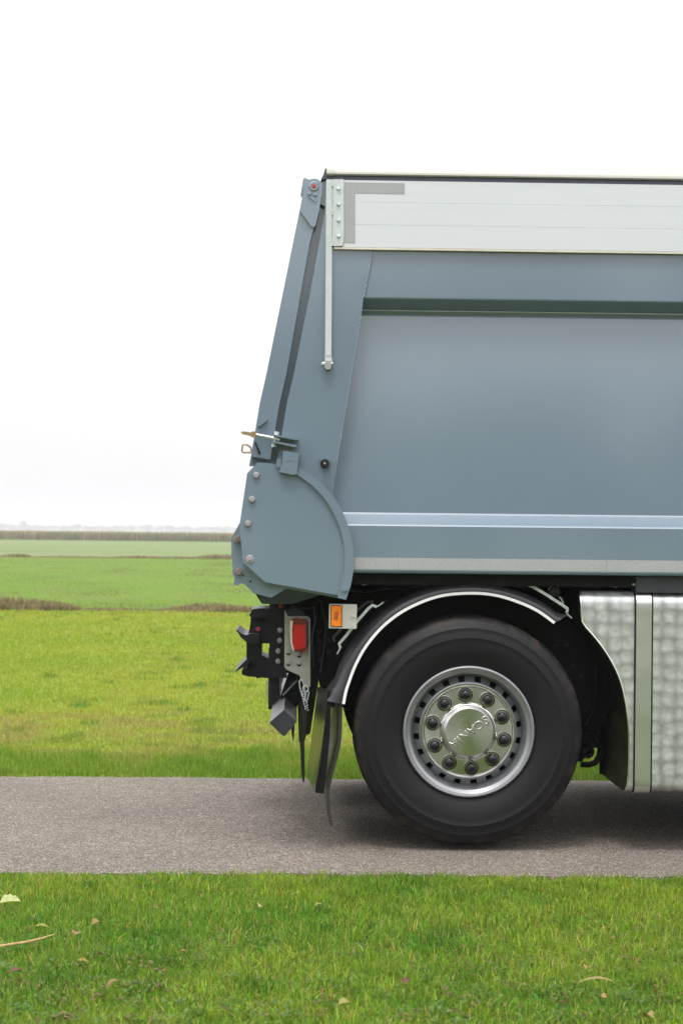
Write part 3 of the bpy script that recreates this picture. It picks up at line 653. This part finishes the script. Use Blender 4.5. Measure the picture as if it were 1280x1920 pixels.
for k in range(10):
    t = a0+k*math.pi/5; nx, nz_ = .1675*math.cos(t), .1675*math.sin(t)
    if nutm is None:
        nb = lathe((0, 0), [(.0256, .047), (.0256, .034), (.0248, .026), (.0215, .017), (.0155, .011), (.008, .008), (0, .0075)], 24)
        no = obj('nut_cap', nb, NUT, wheel, 40); nutm = no.data
        rb_ = lathe((0, 0), [(.0272, .0445), (.0276, .0425), (.0335, .0362), (.0350, .0362), (.0362, .0420)], 32)
        ro = obj('nut_ring', rb_, CHROME, wheel); ringm = ro.data
    else:
        no = bpy.data.objects.new('nut_cap', nutm); link(no); no.parent = wheel
        ro = bpy.data.objects.new('nut_ring', ringm); link(ro); ro.parent = wheel
    no.location = (nx, 0, nz_); ro.location = (nx, 0, nz_)
obj('hub_trim', lathe((0, 0), [(.132, .041), (.1295, .033), (.126, .027), (.123, .026), (.1215, .029)], 96), CHROME, wheel)
hub_y = -.004
obj('hub_cap', lathe((0, 0), [(.1225, .034), (.1220, .012), (.1205, .008), (.1085, -.0045), (.107, -.0052), (.06, -.0056), (0, -.006)], 128), HUBM, wheel, 14)
fc = bpy.data.curves.new('letters', 'FONT'); fc.body = 'SCANIA'; fc.size = .053; fc.align_x = 'CENTER'; fc.align_y = 'CENTER'; fc.extrude = .0028; fc.bevel_depth = .0016; fc.bevel_resolution = 1; fc.space_character = 1.16; fc.resolution_u = 4
fo = bpy.data.objects.new('letters', fc); link(fo)
dg = bpy.context.evaluated_depsgraph_get(); dg.update()
lm = bpy.data.meshes.new_from_object(fo.evaluated_get(dg)); bpy.data.objects.remove(fo)
lm.materials.clear(); lm.materials.append(HUBM)
lo = bpy.data.objects.new('lettering', lm); link(lo); lo.parent = wheel
ang = math.atan2(-230, -295)
ex = Vector((math.cos(ang), 0, math.sin(ang))); ey = Vector((-math.sin(ang), 0, math.cos(ang))); ez = Vector((0, -1, 0))
lo.matrix_local = Matrix.Translation((0, -.0062, 0)) @ Matrix((ex, ey, ez)).transposed().to_4x4()
obj('valve', tube([(-.2365, .085, .098), (-.240, .052, .098), (-.238, .042, .097)], [.004, .0038, .003], 8), BRASS, wheel)
# the wheel on the far side is a copy
fw = wheel.copy(); link(fw); fw.location = wheel.location+Vector((0, 2.5, 0)); fw.rotation_euler = (0, 0, math.pi)
for c in list(wheel.children):
    if c.name.split('.')[0] in ('tyre', 'rim', 'wheel_disc', 'brake_drum', 'hub_cap'):
        d_ = c.copy(); link(d_); d_.parent = fw
# ---- mudguard
edge = [(643.5, 1320), (646.5, 1303), (651.6, 1284.7), (666, 1247), (687.5, 1209), (721, 1171), (763.5, 1141), (818, 1119), (873, 1112), (924, 1115), (970, 1128), (1008, 1145.5), (1039, 1167.5)]
def catmull(pts, m=6):
    o = []
    for i in range(len(pts)-1):
        p0, p1, p2, p3 = [Vector(pts[max(0, min(len(pts)-1, j))]) for j in (i-1, i, i+1, i+2)]
        for k in range(m):
            t = k/m; o.append(.5*((2*p1)+(p2-p0)*t+(2*p0-5*p1+4*p2-p3)*t*t+(3*p1-p0-3*p2+p3)*t**3))
    return o+[Vector(pts[-1])]
ep = catmull(edge)
def guard(Yoff=0., flip=1):
    bm = bmesh.new(); rows = []; n = len(ep)
    for i, p in enumerate(ep):
        q = W(p.x, p.y, .012); a = W(*ep[max(0, i-1)], .012); b = W(*ep[min(n-1, i+1)], .012)
        t = (b-a); t.y = 0; t.normalize(); nn = Vector((-t.z, 0, t.x))
        if i == n-1: nn = Vector((.88, 0, .47)).normalized()*1.55
        s = i/(n-1); ex_ = 1.0+.75*max(0, 1-s/.16)
        sec = [(-.004, .030), (-.004, .012), (.004, .008), (.018, .010), (.030, .018), (.040, .034), (.046, .060), (.049, .10), (.050, .20), (.050, .42), (.044, .43), (.040, .42), (.040, .10), (.030, .04), (.010, .030)]
        row = []
        for dr_, yy in sec:
            w_ = q+nn*(dr_*ex_); row.append(bm.verts.new((w_.x, Yoff+flip*yy, w_.z)))
        rows.append(row)
    for a, b in zip(rows, rows[1:]):
        m = len(a)
        for k in range(m): bm.faces.new((a[k], a[(k+1) % m], b[(k+1) % m], b[k]))
    bm.faces.new(rows[0][::-1]); bm.faces.new(rows[-1]); return bm
mg = obj('mudguard', guard(), PLASTIC, truck, 40)
bm = bmesh.new(); rows = []
for i, p in enumerate(ep):
    q = W(p.x, p.y, .004); a = W(*ep[max(0, i-1)], .004); b = W(*ep[min(len(ep)-1, i+1)], .004)
    t = (b-a); t.y = 0; t.normalize(); nn = Vector((-t.z, 0, t.x))
    rows.append([bm.verts.new((w_.x, yy, w_.z)) for w_, yy in ((q-nn*.0075, .012), (q-nn*.007, .003), (q+nn*.005, .002), (q+nn*.006, .012))])
for a, b in zip(rows, rows[1:]):
    for k in range(4): bm.faces.new((a[k], a[(k+1) % 4], b[(k+1) % 4], b[k]))
bm.faces.new(rows[0][::-1]); bm.faces.new(rows[-1])
obj('edge_strip', bm, WHITE, mg, 40)
obj('mudguard', guard(2.5, -1), PLASTIC, truck, 40)
def bar(name, px, Y, wpx, parent, mat=GALV, t=.012):
    bm = bmesh.new(); add_flatbar(bm, [W(x, y, Y) for x, y in px], wpx/411, t); return obj(name, bm, mat, parent, 40)
bar('guard_bracket', [(706, 1138), (698, 1134.5), (690, 1141), (669, 1165), (650, 1190), (635.5, 1207), (638, 1214.5)], .06, 5.2, truck)
bar('bracket_rod', [(719, 1128.8), (707, 1137.5)], .06, 2.2, truck); bar('bracket_rod', [(639, 1213), (631.5, 1226.5)], .06, 2.2, truck)
bar('guard_bracket', [(700, 1128), (695, 1128), (689, 1128.8), (671, 1143), (650, 1165), (635, 1184), (624.5, 1195.5), (627, 1203)], .34, 5.0, truck, GREYTOP)  # further bracket's dimness put into a darker steel than the near one
bar('guard_bracket', [(974, 1097), (980, 1092.5), (1000, 1101), (1025, 1116), (1050, 1132), (1063, 1141), (1061.5, 1149)], .07, 5.4, truck)
bar('bracket_rod', [(958, 1092.5), (973, 1097)], .07, 2, truck); bar('bracket_rod', [(1061, 1150), (1071, 1159)], .07, 2, truck)
v = W(1039, 1108.5, .1)
kn = obj('bump_knob', lathe((v.x, v.z), [(.024, .14), (.024, .085), (.021, .080), (0, .079)], 20), BLACKSAT, truck)
obj('knob_clip', tube([W(1039+11.5*math.cos(t), 1109-11.5*math.sin(t), .09) for t in [R(160-12*k) for k in range(10)]], .0022, 6), GALV, kn)
obj('split_pin', tube([W(x, y, .08) for x, y in ((1047, 1119), (1051, 1122), (1055.5, 1131))], .004, 6), GALV, kn)
# ---- mud flaps
def flap_curve(px, wl, Y0, Y1, thick, mat, shift=(0, 0)):
    """hanging sheet: px = outer edge down the flap, running from Y0 to Y1 across the truck"""
    bm = bmesh.new(); rows = []
    for x, y in px:
        a = W(x, y, Y0); rows.append([bm.verts.new(c) for c in ((a.x-thick, Y0, a.z), (a.x, Y0, a.z), (a.x+shift[0], Y1, a.z+shift[1]), (a.x+shift[0]-thick, Y1, a.z+shift[1]))])
    for a, b in zip(rows, rows[1:]):
        for k in range(4): bm.faces.new((a[k], a[(k+1) % 4], b[(k+1) % 4], b[k]))
    bm.faces.new(rows[0][::-1]); bm.faces.new(rows[-1]); return bm
fe = [Vector(p) for p in ((641.5, 1318), (641.2, 1350), (640, 1384), (636, 1408), (631.5, 1425), (626, 1445), (621.5, 1463), (618.5, 1480), (617.8, 1495), (618.6, 1515), (620.5, 1530), (624.5, 1549))]
obj('mudflap', flap_curve(catmull(fe, 3), 0, .035, 1.12, .015, FLAP, (-.012, 0)), FLAPM, truck, 40)
obj('flap_stiffener', prism([(619, 1316), (611, 1330), (603, 1420), (592, 1471), (590.5, 1486), (606.8, 1488.5), (613, 1440), (618, 1380), (621, 1322)], .03, .03, .003), BLACK, truck, 40)
bm = bmesh.new(); rows = []
for (x0_, y0_), (x1_, y1_) in zip([(611, 1292), (610, 1343), (603, 1400), (597, 1440), (592.5, 1471), (590.5, 1486)], [(595.5, 1288), (590.5, 1330), (584.5, 1378), (580, 1415), (577, 1440), (575, 1455)]):
    a, b = W(x0_, y0_, .055), W(x1_, y1_, .48)
    rows.append([bm.verts.new(c) for c in (a, b, b+Vector((.008, 0, 0)), a+Vector((.008, 0, 0)))])
for a, b in zip(rows, rows[1:]):
    for k in range(4): bm.faces.new((a[k], a[(k+1) % 4], b[(k+1) % 4], b[k]))
bm.faces.new(rows[0][::-1]); bm.faces.new(rows[-1]); obj('splash_flap', bm, FLAP, truck, 40)
fx = W(620, 1400, .05).x
obj('mudflap', box(fx-.012, fx, 1.42, 2.46, .10, .62, .003), RUBBER, truck, 40)  # far side flap, widened to block light coming in from the rear
obj('fuel_tank', box(W(1180, 1300, 0).x, XR-1.2, 1.86, 2.5, .27, 1.15, .04, 3), BLACKSAT, truck, 40)  # unseen far side tank, added to block light under the truck
obj('mudflap', prism([(556, 1240), (598, 1240), (597, 1279), (581, 1376), (574, 1379), (566, 1386), (560, 1393)], 1.95, .4, .01), RUBBER, truck, 40)
obj('rubber_strap', prism([(564.4, 1313), (576, 1331), (574, 1378), (570.5, 1392), (571.6, 1450), (570, 1468.5), (567, 1465), (564.4, 1441), (563, 1404), (561, 1380)], .30, .02, .003), FLAP, truck, 40)
obj('rubber_strap', prism([(543, 1345), (553, 1345), (551.5, 1380), (549.8, 1391), (547, 1378)], 1.2, .02, .003), GREYCAP, truck, 40)
# ---- rear plate, coupling, underrun bar
rp_ = obj('rear_plate', prism([(505, 1126), (537, 1126), (537, 1271), (503.5, 1271), (503.5, 1216), (505, 1214)], .80, .06, .004), BLACKSAT, truck, 40)
for px, py in ((525, 1181.5), (524.6, 1201), (521.8, 1220.5), (521.6, 1239.8)): bolt('bolt', px, py, .80, 5.6, STEELB, rp_, .016)
cp = obj('tow_coupling', prism([(470.5, 1146), (473.5, 1142.5), (500, 1141.5), (508, 1141), (508, 1206.5), (490.3, 1206.5), (490.3, 1228.5), (500.5, 1233), (508, 1236), (508, 1271), (466, 1268), (463.8, 1258), (462, 1240), (462, 1204), (463.5, 1192), (467, 1183), (469.8, 1165)], 1.10, .32, .012, 3), BLACKSAT, truck, 40)
obj('coupling_head', prism([(470, 1158), (470.5, 1146), (474, 1142), (485, 1140.5), (508, 1141), (508, 1158)], 1.06, .40, .012, 3), BLACKSAT, cp, 40)
obj('coupling_jaw', prism([(442.4, 1181), (444.8, 1180.5), (452, 1187.5), (461, 1191), (470, 1188), (487, 1190), (485, 1206), (478, 1208.5), (462, 1204), (452, 1195.5)], 1.00, .50, .008), BLACKSAT, cp, 40)
obj('coupling_jaw', prism([(440.5, 1259), (452.5, 1246), (462.5, 1236), (468, 1240), (462, 1252), (456, 1251), (442, 1259.6)], 1.00, .50, .004), BLACKSAT, cp, 40)
obj('coupling_base', prism([(453.5, 1257.5), (463, 1257.5), (466, 1250), (508, 1250), (508, 1272), (465, 1268.5), (453.5, 1264.5)], 1.08, .36, .006), BLACKSAT, cp, 40)
obj('coupling_nut', prism([(480, 1268), (487, 1268), (487, 1271.8), (480, 1271.5)], 1.2, .05, .002), BLACKSAT, cp, 40)
bolt('red_button', 484.2, 1179.3, 1.10, 5.2, REDDOT, cp, .012)
bolt('red_button', 526.5, 1136, .79, 4.2, REDDOT, rp_, .01)
obj('knob', prism([(467.8, 1150), (470.8, 1150), (471, 1156.5), (468, 1156.5)], 1.2, .05), BLACKSAT, cp, 0)
Yb = .045; bc = [(532.6, 1330.5), (556.8, 1352.5), (535, 1379), (532.5, 1380.3), (529.5, 1379.2), (506, 1357), (506.5, 1353)]
ub = obj('underrun_bar', prism(bc, Yb, 2.4, .005, 3), GREYTOP, truck, 40)
obj('bar_cap', prism([(532.6, 1332.0), (555.4, 1352.6), (535, 1377.4), (532.5, 1378.6), (530, 1377.8), (507.5, 1356.7), (507.7, 1353.8)], Yb-.004, .012, .003), GREYCAP, ub, 40)
obj('bar_arm', prism([(503, 1262), (525, 1262), (525, 1302), (531, 1315), (519, 1330), (503, 1330)], .84, .08, .004), BLACKSAT, ub, 40)
obj('bar_arm', prism([(541, 1262), (566, 1268), (572, 1275), (551, 1345), (527, 1330), (527, 1303)], .70, .07, .004), BLACK, ub, 40)
obj('arm_edge', tube([W(559, 1274.5, .69), W(531, 1304, .69)], .006, 8), GREYTOP, ub)
obj('bar_clip', prism([(525.5, 1266.5), (533, 1266), (527.5, 1285), (527.5, 1298), (525.6, 1298)], .9, .02, .001), STAIN, ub, 40)
obj('rear_edge', prism([(499.5, 1277), (502, 1276), (502, 1320), (500.5, 1310)], .95, .04), STAIN, ub, 0)
# ---- tail light on its stainless bracket
br = obj('light_bracket', prism([(533.5, 1143), (540.5, 1157), (577, 1157), (579.6, 1159.5), (579.6, 1285), (573, 1290), (564.5, 1276), (561.5, 1266.5), (537, 1255.5), (533, 1250)], .30, .004), STAIN, truck, 0)
bm = bmesh.new(); add_flatbar(bm, [W(x, y, .285) for x, y in ((540.5, 1157.2), (577.3, 1157.2), (580.2, 1160), (580.2, 1287))], 2.6/411, .05); obj('bracket_flange', bm, STAIN, br, 40)
obj('bracket_top', prism([(534, 1143), (541, 1157), (577, 1157), (566, 1146), (555, 1141)], .34, .003), GREYCAP, br, 0)
for px, py in ((540.8, 1221.5), (560.8, 1226), (540.8, 1242), (560.8, 1242)):
    v = W(px, py+3.6, .30); obj('bracket_hole', lathe((v.x, v.z), [(.0095, .2985), (0, .298)], 14), BLACK, br)
    bolt('bolt', px, py, .30, 4.6, STEELB, br, .012)
tl = obj('tail_light', prism([(546, 1160), (556, 1158.5), (574.5, 1162), (575.3, 1218), (571, 1221.5), (552, 1221.5), (545, 1205), (544, 1180)], .20, .09, .006), simple('dark_red_housing', (.16, .004, .008, 1), .15, coat=.6), truck, 40)
obj('lens', prism([(551, 1171.5), (572.5, 1171.5), (573, 1212), (570, 1215), (553, 1218.5), (549.5, 1210), (549, 1185)], .185, .025, .004), RED, tl, 40)
obj('lens_edge', prism([(543.8, 1166), (546.5, 1162.5), (549.3, 1164), (547.5, 1180), (548, 1205), (551.5, 1219), (549, 1219.5), (545, 1205), (543.4, 1185)], .19, .06, .003), PALELENS, tl, 40)
obj('lamp_back', prism([(573.5, 1163), (577.8, 1166), (577.5, 1213), (574, 1217)], .24, .055, .003), simple('lamp_grey', (.07, .075, .08, 1), .4), tl, 40)
obj('lens_drip', prism([(562, 1217), (570, 1216), (568.5, 1224.5), (564.5, 1226)], .21, .03, .003), simple('dark_red_seal', (.20, .012, .015, 1), .3), tl, 40)
# dim bolts and cables in the dark behind the lamp
for px, py in ((598, 1183), (598, 1201), (599, 1220), (600, 1238), (616, 1201), (616, 1221)): bolt('frame_bolt', px, py, .62, 4.2, BLACKSAT, truck, .014, 8)
for pts in ([(588, 1128), (592, 1160), (586, 1200), (590, 1250)], [(604, 1128), (606, 1150), (612, 1172), (608, 1215), (602, 1262)], [(545, 1136), (560, 1140), (582, 1138), (600, 1126)], [(640, 1090), (655, 1104), (690, 1108), (730, 1098)]):
    obj('cable', tube([W(p.x, p.y, .56) for p in catmull(pts, 4)], .0075, 7), BLACKSAT, truck)
# shackle, chain
sh = obj('shackle', tube([W(x, y, .27) for x, y in ((566.5, 1305), (562.5, 1290), (561, 1278), (564, 1273.5), (567.5, 1277), (571, 1288), (572, 1303), (570.5, 1314))], .0032, 8), GALV, truck)
obj('ring', tube([W(573+5*math.cos(R(a)), 1291.5-6*math.sin(R(a)), .265) for a in range(0, 361, 30)], .0034, 8), GALV, sh)
obj('ring', tube([W(x, y, .27) for x, y in ((578, 1293), (579, 1300), (577, 1310), (574, 1318), (572, 1312), (574, 1300))], .0028, 8), GALV, sh)
for k in range(16):
    px = 566.5+k*.42+(4.5 if k % 2 else 0)+random.uniform(-.8, .8); py = 1297+k*2.3
    bm = bmesh.new(); bmesh.ops.create_uvsphere(bm, u_segments=8, v_segments=6, radius=.0042); p = W(px, py, .262+random.uniform(-.006, .006))
    bmesh.ops.translate(bm, verts=bm.verts, vec=p); obj('chain_bead', bm, GALV, sh)
# ---- side marker reflector on its plate
rpq = obj('reflector_plate', prism([(617, 1134), (618.5, 1132.3), (668, 1133.2), (669, 1135), (668.3, 1177.8), (666.5, 1179.2), (617, 1178), (616, 1176)], .0, .006, .001), simple('brushed_plate', (.62, .60, .57, 1), .42, .5, .06, 25), truck, 40)
obj('reflector_base', prism([(619.8, 1135.5), (621, 1134), (640.5, 1134.6), (641.6, 1136), (640.8, 1174.5), (639.5, 1175.7), (620.5, 1175.3), (619.3, 1174)], -.006, .007, .001), simple('brown_reflector_edge', (.10, .035, .012, 1), .4), rpq, 40)
obj('reflector', prism([(621.3, 1136.5), (622, 1135.8), (639.5, 1136.2), (640, 1137), (639.3, 1173.5), (638.5, 1174.2), (621.5, 1174), (620.8, 1173)], -.010, .006, .0015), ORANGE, rpq, 40)
obj('stamp', prism([(627.6, 1147.5), (628.2, 1146.8), (634, 1147), (634.4, 1147.8), (633, 1161.5), (632.3, 1162.5), (626.8, 1162.2), (626.4, 1161)], -.0108, .001), ORANGEDK, rpq, 0)
for k in range(4):
    y_ = 1149.2+k*3.2; obj('stamp_mark', prism([(629.2-k*.12, y_), (631.9-k*.12, y_+.2), (631.7-k*.12, y_+1.7), (630.4-k*.12, y_+1.0), (629-k*.12, y_+1.6)], -.0116, .001), ORANGE, rpq, 0)
bolt('screw', 662, 1156.3, .0, 2.9, GALV, rpq, .008)
# valve gear under the body
vp = obj('valve_plate', prism([(664, 1074), (727, 1074), (727, 1087.5), (664, 1087.5)], .35, .02, .002), simple('dark_olive_steel', (.03, .035, .028, 1), .5), truck, 40)
bolt('bolt', 706, 1080, .35, 3.6, BRASS, vp, .012)
obj('air_pipe', tube([W(x, y, .33) for x, y in ((678, 1096.5), (691, 1094.5), (704, 1092.5), (712, 1095))], .004, 6), STAIN, truck)
# ---- fuel tank
outl = [(1087.5, 1109), (1088, 1130), (1090.5, 1170), (1098, 1177), (1107.5, 1187.5), (1127.5, 1212.5), (1145, 1240), (1160, 1272), (1170, 1310), (1176, 1352), (1178, 1390), (1176.5, 1452), (1172, 1482)]
ow = [W(x, y, .0) for x, y in catmull(outl, 4)]
ozs = np.array([w.z for w in ow])[::-1]; oxs = np.array([w.x for w in ow])[::-1]
ztk, zbk = ow[0].z, W(1190, 1486, 0).z
def tank_prof(o=0., back=.66):
    p = [(back, ztk+o), (.10, ztk+o)]
    for k in range(0, 9): t = R(90*k/8); p.append((.055-(.055+o)*math.sin(t), ztk-.055+(.055+o)*math.cos(t)))
    for k in range(1, 30): p.append((-o, ztk-.055+(zbk+.04-ztk+.055)*k/30))
    for k in range(0, 7): t = R(90*k/6); p.append((.04-(.04+o)*math.cos(t), zbk+.04-(.04+o)*math.sin(t)))
    return p+[(back, zbk-o)]
xof = lambda z: float(np.interp(z, ozs, oxs))
tk = obj('fuel_tank', sweep(tank_prof(), xof, XR-1.2, caps=False), TANK, truck, 35)
bm = bmesh.new(); tpf = tank_prof()
a = [bm.verts.new((xof(z)-.003, y+.004, z)) for y, z in tpf]; b = [bm.verts.new((xof(z)-.003, .66, z)) for y, z in tpf]
for i in range(len(tpf)-1):
    if (a[i].co-b[i].co).length > 1e-4: bm.faces.new((a[i], a[i+1], b[i+1], b[i]))
obj('tank_end', bm, simple('gloss_black_end', (.008, .008, .007, 1), .42, 0, .2, 12), tk, 40)
obj('tank_back', box(xof((ztk+zbk)/2), XR-1.2, .655, .66, zbk, ztk), BLACK, tk, 0)
rimp = [(xof(z), y-.002, z) for y, z in tank_prof() if y < .2]
obj('rolled_edge', tube(rimp, .0045, 8), CHROME, tk)
for a, b in ((1190.3, 1219), (1560, 1590)):
    xa_, xb_ = W(a, 1300, 0).x, W(b, 1300, 0).x
    obj('tank_strap_pad', sweep(tank_prof(.003), xa_-.008, xb_+.008), RUBBER, tk, 35)
    obj('tank_strap', sweep(tank_prof(.008), xa_, xb_), STRAP, tk, 35)
obj('tank_bracket', box(W(1192, 1090, 0).x, XR-1.2, .0, .5, zz(1111.5, 0, 1240), zz(1081, 0, 1240), .006), simple('blue_black_bracket', (.030, .034, .042, 1), .4), truck, 40)
obj('bracket_bolt', tube([W(1192, 1096, .04), W(1184, 1096, .04), W(1179, 1095.5, .04)], [.013, .012, .005], 6), GALV, truck)
# ================================================================== FALLEN LEAVES, TWIG, WEEDS ON THE NEAR VERGE
def leaf(px, py, L, Wd, ang, col, label, kind='oval', z=.012, curl=.25):
    c = G(px, py, z); bm = bmesh.new(); s = L/411*.72; n = 9
    if kind == 'lobed': prof_ = [.08, .62, .95, .74, .92, .62, .70, .38, .02]
    elif kind == 'long': prof_ = [.1, .6, .9, 1., .95, .85, .6, .35, .02]
    else: prof_ = [.04, .5, .85, 1., .98, .85, .6, .3, .02]
    rows = []
    for i in range(n):
        t = i/(n-1)-.5; wv = prof_[i]*Wd/411*.5*.8; bend = curl*s*(1-4*t*t)*.35
        rows.append([bm.verts.new((t*s, k*wv, bend+abs(k)*wv*.5+random.uniform(-.001, .001))) for k in (-1, -.45, 0, .45, 1)])
    for a, b in zip(rows, rows[1:]):
        for k in range(4): bm.faces.new((a[k], a[k+1], b[k+1], b[k]))
    add_tube(bm, [(-.5*s, 0, 0), (-.62*s, .02*s, .02*s), (-.72*s, .05*s, .01*s)], .0012, 5)
    m = simple('leaf_'+'_'.join(label.split()[:2]), (col[0]*.52, col[1]*.56, col[2]*.30, 1), .75, 0, .35, 60)
    o = obj('fallen_leaf', bm, m, None, 60); o.location = c
    o.rotation_euler = (R(random.uniform(6, 18)), R(random.uniform(-12, 12)), R(ang))
    return tag(o, label, 'leaf', 'fallen leaves on the near grass')
leaf(20, 1692, 46, 34, 8, (.50, .50, .36), 'large pale green leaf lying on the grass near the road edge', 'lobed', .02)
leaf(489, 1700, 13, 15, 60, (.55, .47, .36), 'small cream leaf standing up in the grass below the tow coupling', 'oval', .02)
leaf(598, 1697, 18, 10, 15, (.36, .33, .14), 'small olive leaf in the grass just below the mudflap', 'oval', .015)
leaf(181, 1732, 22, 16, 35, (.33, .22, .09), 'tan curled leaf beside the pinkish leaf and the dry stalk', 'oval', .018, .6)
leaf(143, 1751, 15, 17, 80, (.34, .19, .145), 'round pinkish brown leaf just above the tip of the dry stalk', 'oval', .02, .5)
leaf(80, 1738, 30, 10, -5, (.34, .31, .08), 'yellowish flat leaf above the dry stalk', 'long', .012)
leaf(31, 1826, 26, 18, 20, (.17, .062, .035), 'dark red-brown crumpled leaf below the dry stalk', 'lobed', .015, .7)
leaf(155, 1804, 26, 13, -10, (.36, .24, .06), 'ochre leaf half sunk in the grass below the dry stalk', 'oval', .008)
leaf(345, 1784, 12, 8, 10, (.33, .17, .08), 'tiny orange leaf in the open grass left of the truck tyre', 'oval', .015)
leaf(214, 1850, 34, 10, 25, (.30, .18, .10), 'thin curled brown leaf over a dark gap in the grass', 'long', .015, .9)
leaf(762, 1841, 20, 14, 45, (.15, .05, .04), 'dark maroon leaf in the grass below the truck tyre', 'lobed', .015, .6)
leaf(1100, 1815, 18, 14, 70, (.36, .27, .09), 'yellow-tan leaf standing up above the long dry blade', 'oval', .018)
leaf(1122, 1845, 72, 9, -8, (.36, .27, .16), 'long dry tan blade lying flat in the grass', 'long', .02, .4)
leaf(1129, 1871, 18, 15, -45, (.40, .23, .13), 'orange-pink leaf just under the long dry blade', 'oval', .015)
leaf(645, 1881, 22, 14, 12, (.37, .30, .12), 'pale tan leaf low in the grass under the truck tyre', 'oval', .015)
leaf(1216, 1908, 24, 16, -60, (.34, .22, .13), 'brown folded leaf in the grass corner under the tank', 'oval', .015, .7)
leaf(1150, 1760, 12, 9, 20, (.25, .15, .08), 'small dull brown leaf in the grass under the fuel tank', 'oval', .012)
leaf(1043, 1652, 12, 7, 0, (.40, .33, .06), 'small yellow leaf at the road edge under the wheel', 'oval', .012)
tw = obj('dry_stalk', tube([G(x, y, .03) for x, y in ((-12, 1776), (20, 1771), (52, 1766), (80, 1759), (101, 1752))], [.0045, .0048, .0042, .0036, .002], 7), simple('straw', (.36, .25, .10, 1), .7, 0, .3, 60))
tag(tw, 'long straw-coloured dry stalk lying on the near grass', 'stalk')
# broad leaved weeds and clover in the turf
def weeds(name, label, spots, k, size, c0, c1):
    Vs = []; Cs = []
    for px, py, rad in spots:
        c = np.array(G(px, py, 0)); m = k
        a = rng.uniform(0, 2*np.pi, m); rr = rad/411*np.sqrt(rng.random(m)); p = c+np.stack([rr*np.cos(a), rr*np.sin(a), rng.uniform(-.012, .02, m)], 1)
        for i in range(m):
            th = rng.uniform(0, 2*np.pi); el = rng.uniform(.05, .7); s = size*rng.uniform(.6, 1.3)
            u = np.array([np.cos(th)*np.cos(el), np.sin(th)*np.cos(el), np.sin(el)])*s; w = np.array([-np.sin(th), np.cos(th), rng.uniform(-.3, .3)])*s*.42
            Vs.append(np.stack([p[i], p[i]+u*.5+w, p[i]+u, p[i]+u*.5-w])); Cs.append(np.array(c0)+(np.array(c1)-np.array(c0))*rng.random())
    return tag(leafmesh(name, [(np.array(Vs), jitter(np.array(Cs), .2))], GRASS), kind='stuff', label=label)
sp = [(random.uniform(-40, 1320), 1760+170*random.random()**.7, random.uniform(15, 55)) for _ in range(70)]+[(395, 1800, 40), (480, 1890, 40), (140, 1805, 50), (60, 1812, 45), (770, 1820, 40), (980, 1850, 50), (1150, 1840, 60)]
weeds('clover', 'small broad leaved weeds and clover in the near grass', sp, 26, .016, (.045, .105, .015), (.12, .19, .03))
sp = [(random.uniform(-40, 1320), 1790+130*random.random(), random.uniform(10, 40)) for _ in range(75)]+[(205, 1850, 30), (265, 1822, 35), (1040, 1870, 35), (1000, 1838, 25), (1270, 1880, 30)]
weeds('leaf_litter', 'dark brown leaf litter in gaps of the near grass', sp, 12, .015, (.07, .048, .018), (.20, .145, .05))
# ================================================================== HAZE
HZ = True
if HZ:
    bm = bmesh.new(); add_box(bm, -1500, 1500, -160, 2750, -1.2, 22)
    m = bpy.data.materials.new('haze_air'); m.use_nodes = True; t = m.node_tree; t.nodes.clear()
    o_ = t.nodes.new('ShaderNodeOutputMaterial'); pv = t.nodes.new('ShaderNodeVolumePrincipled')
    pv.inputs['Color'].default_value = (.96, .965, .985, 1); pv.inputs['Density'].default_value = .0005; pv.inputs['Anisotropy'].default_value = .2
    t.links.new(pv.outputs[0], o_.inputs['Volume'])
    hz = obj('haze', bm, m, None, 0); tag(hz, kind='stuff')
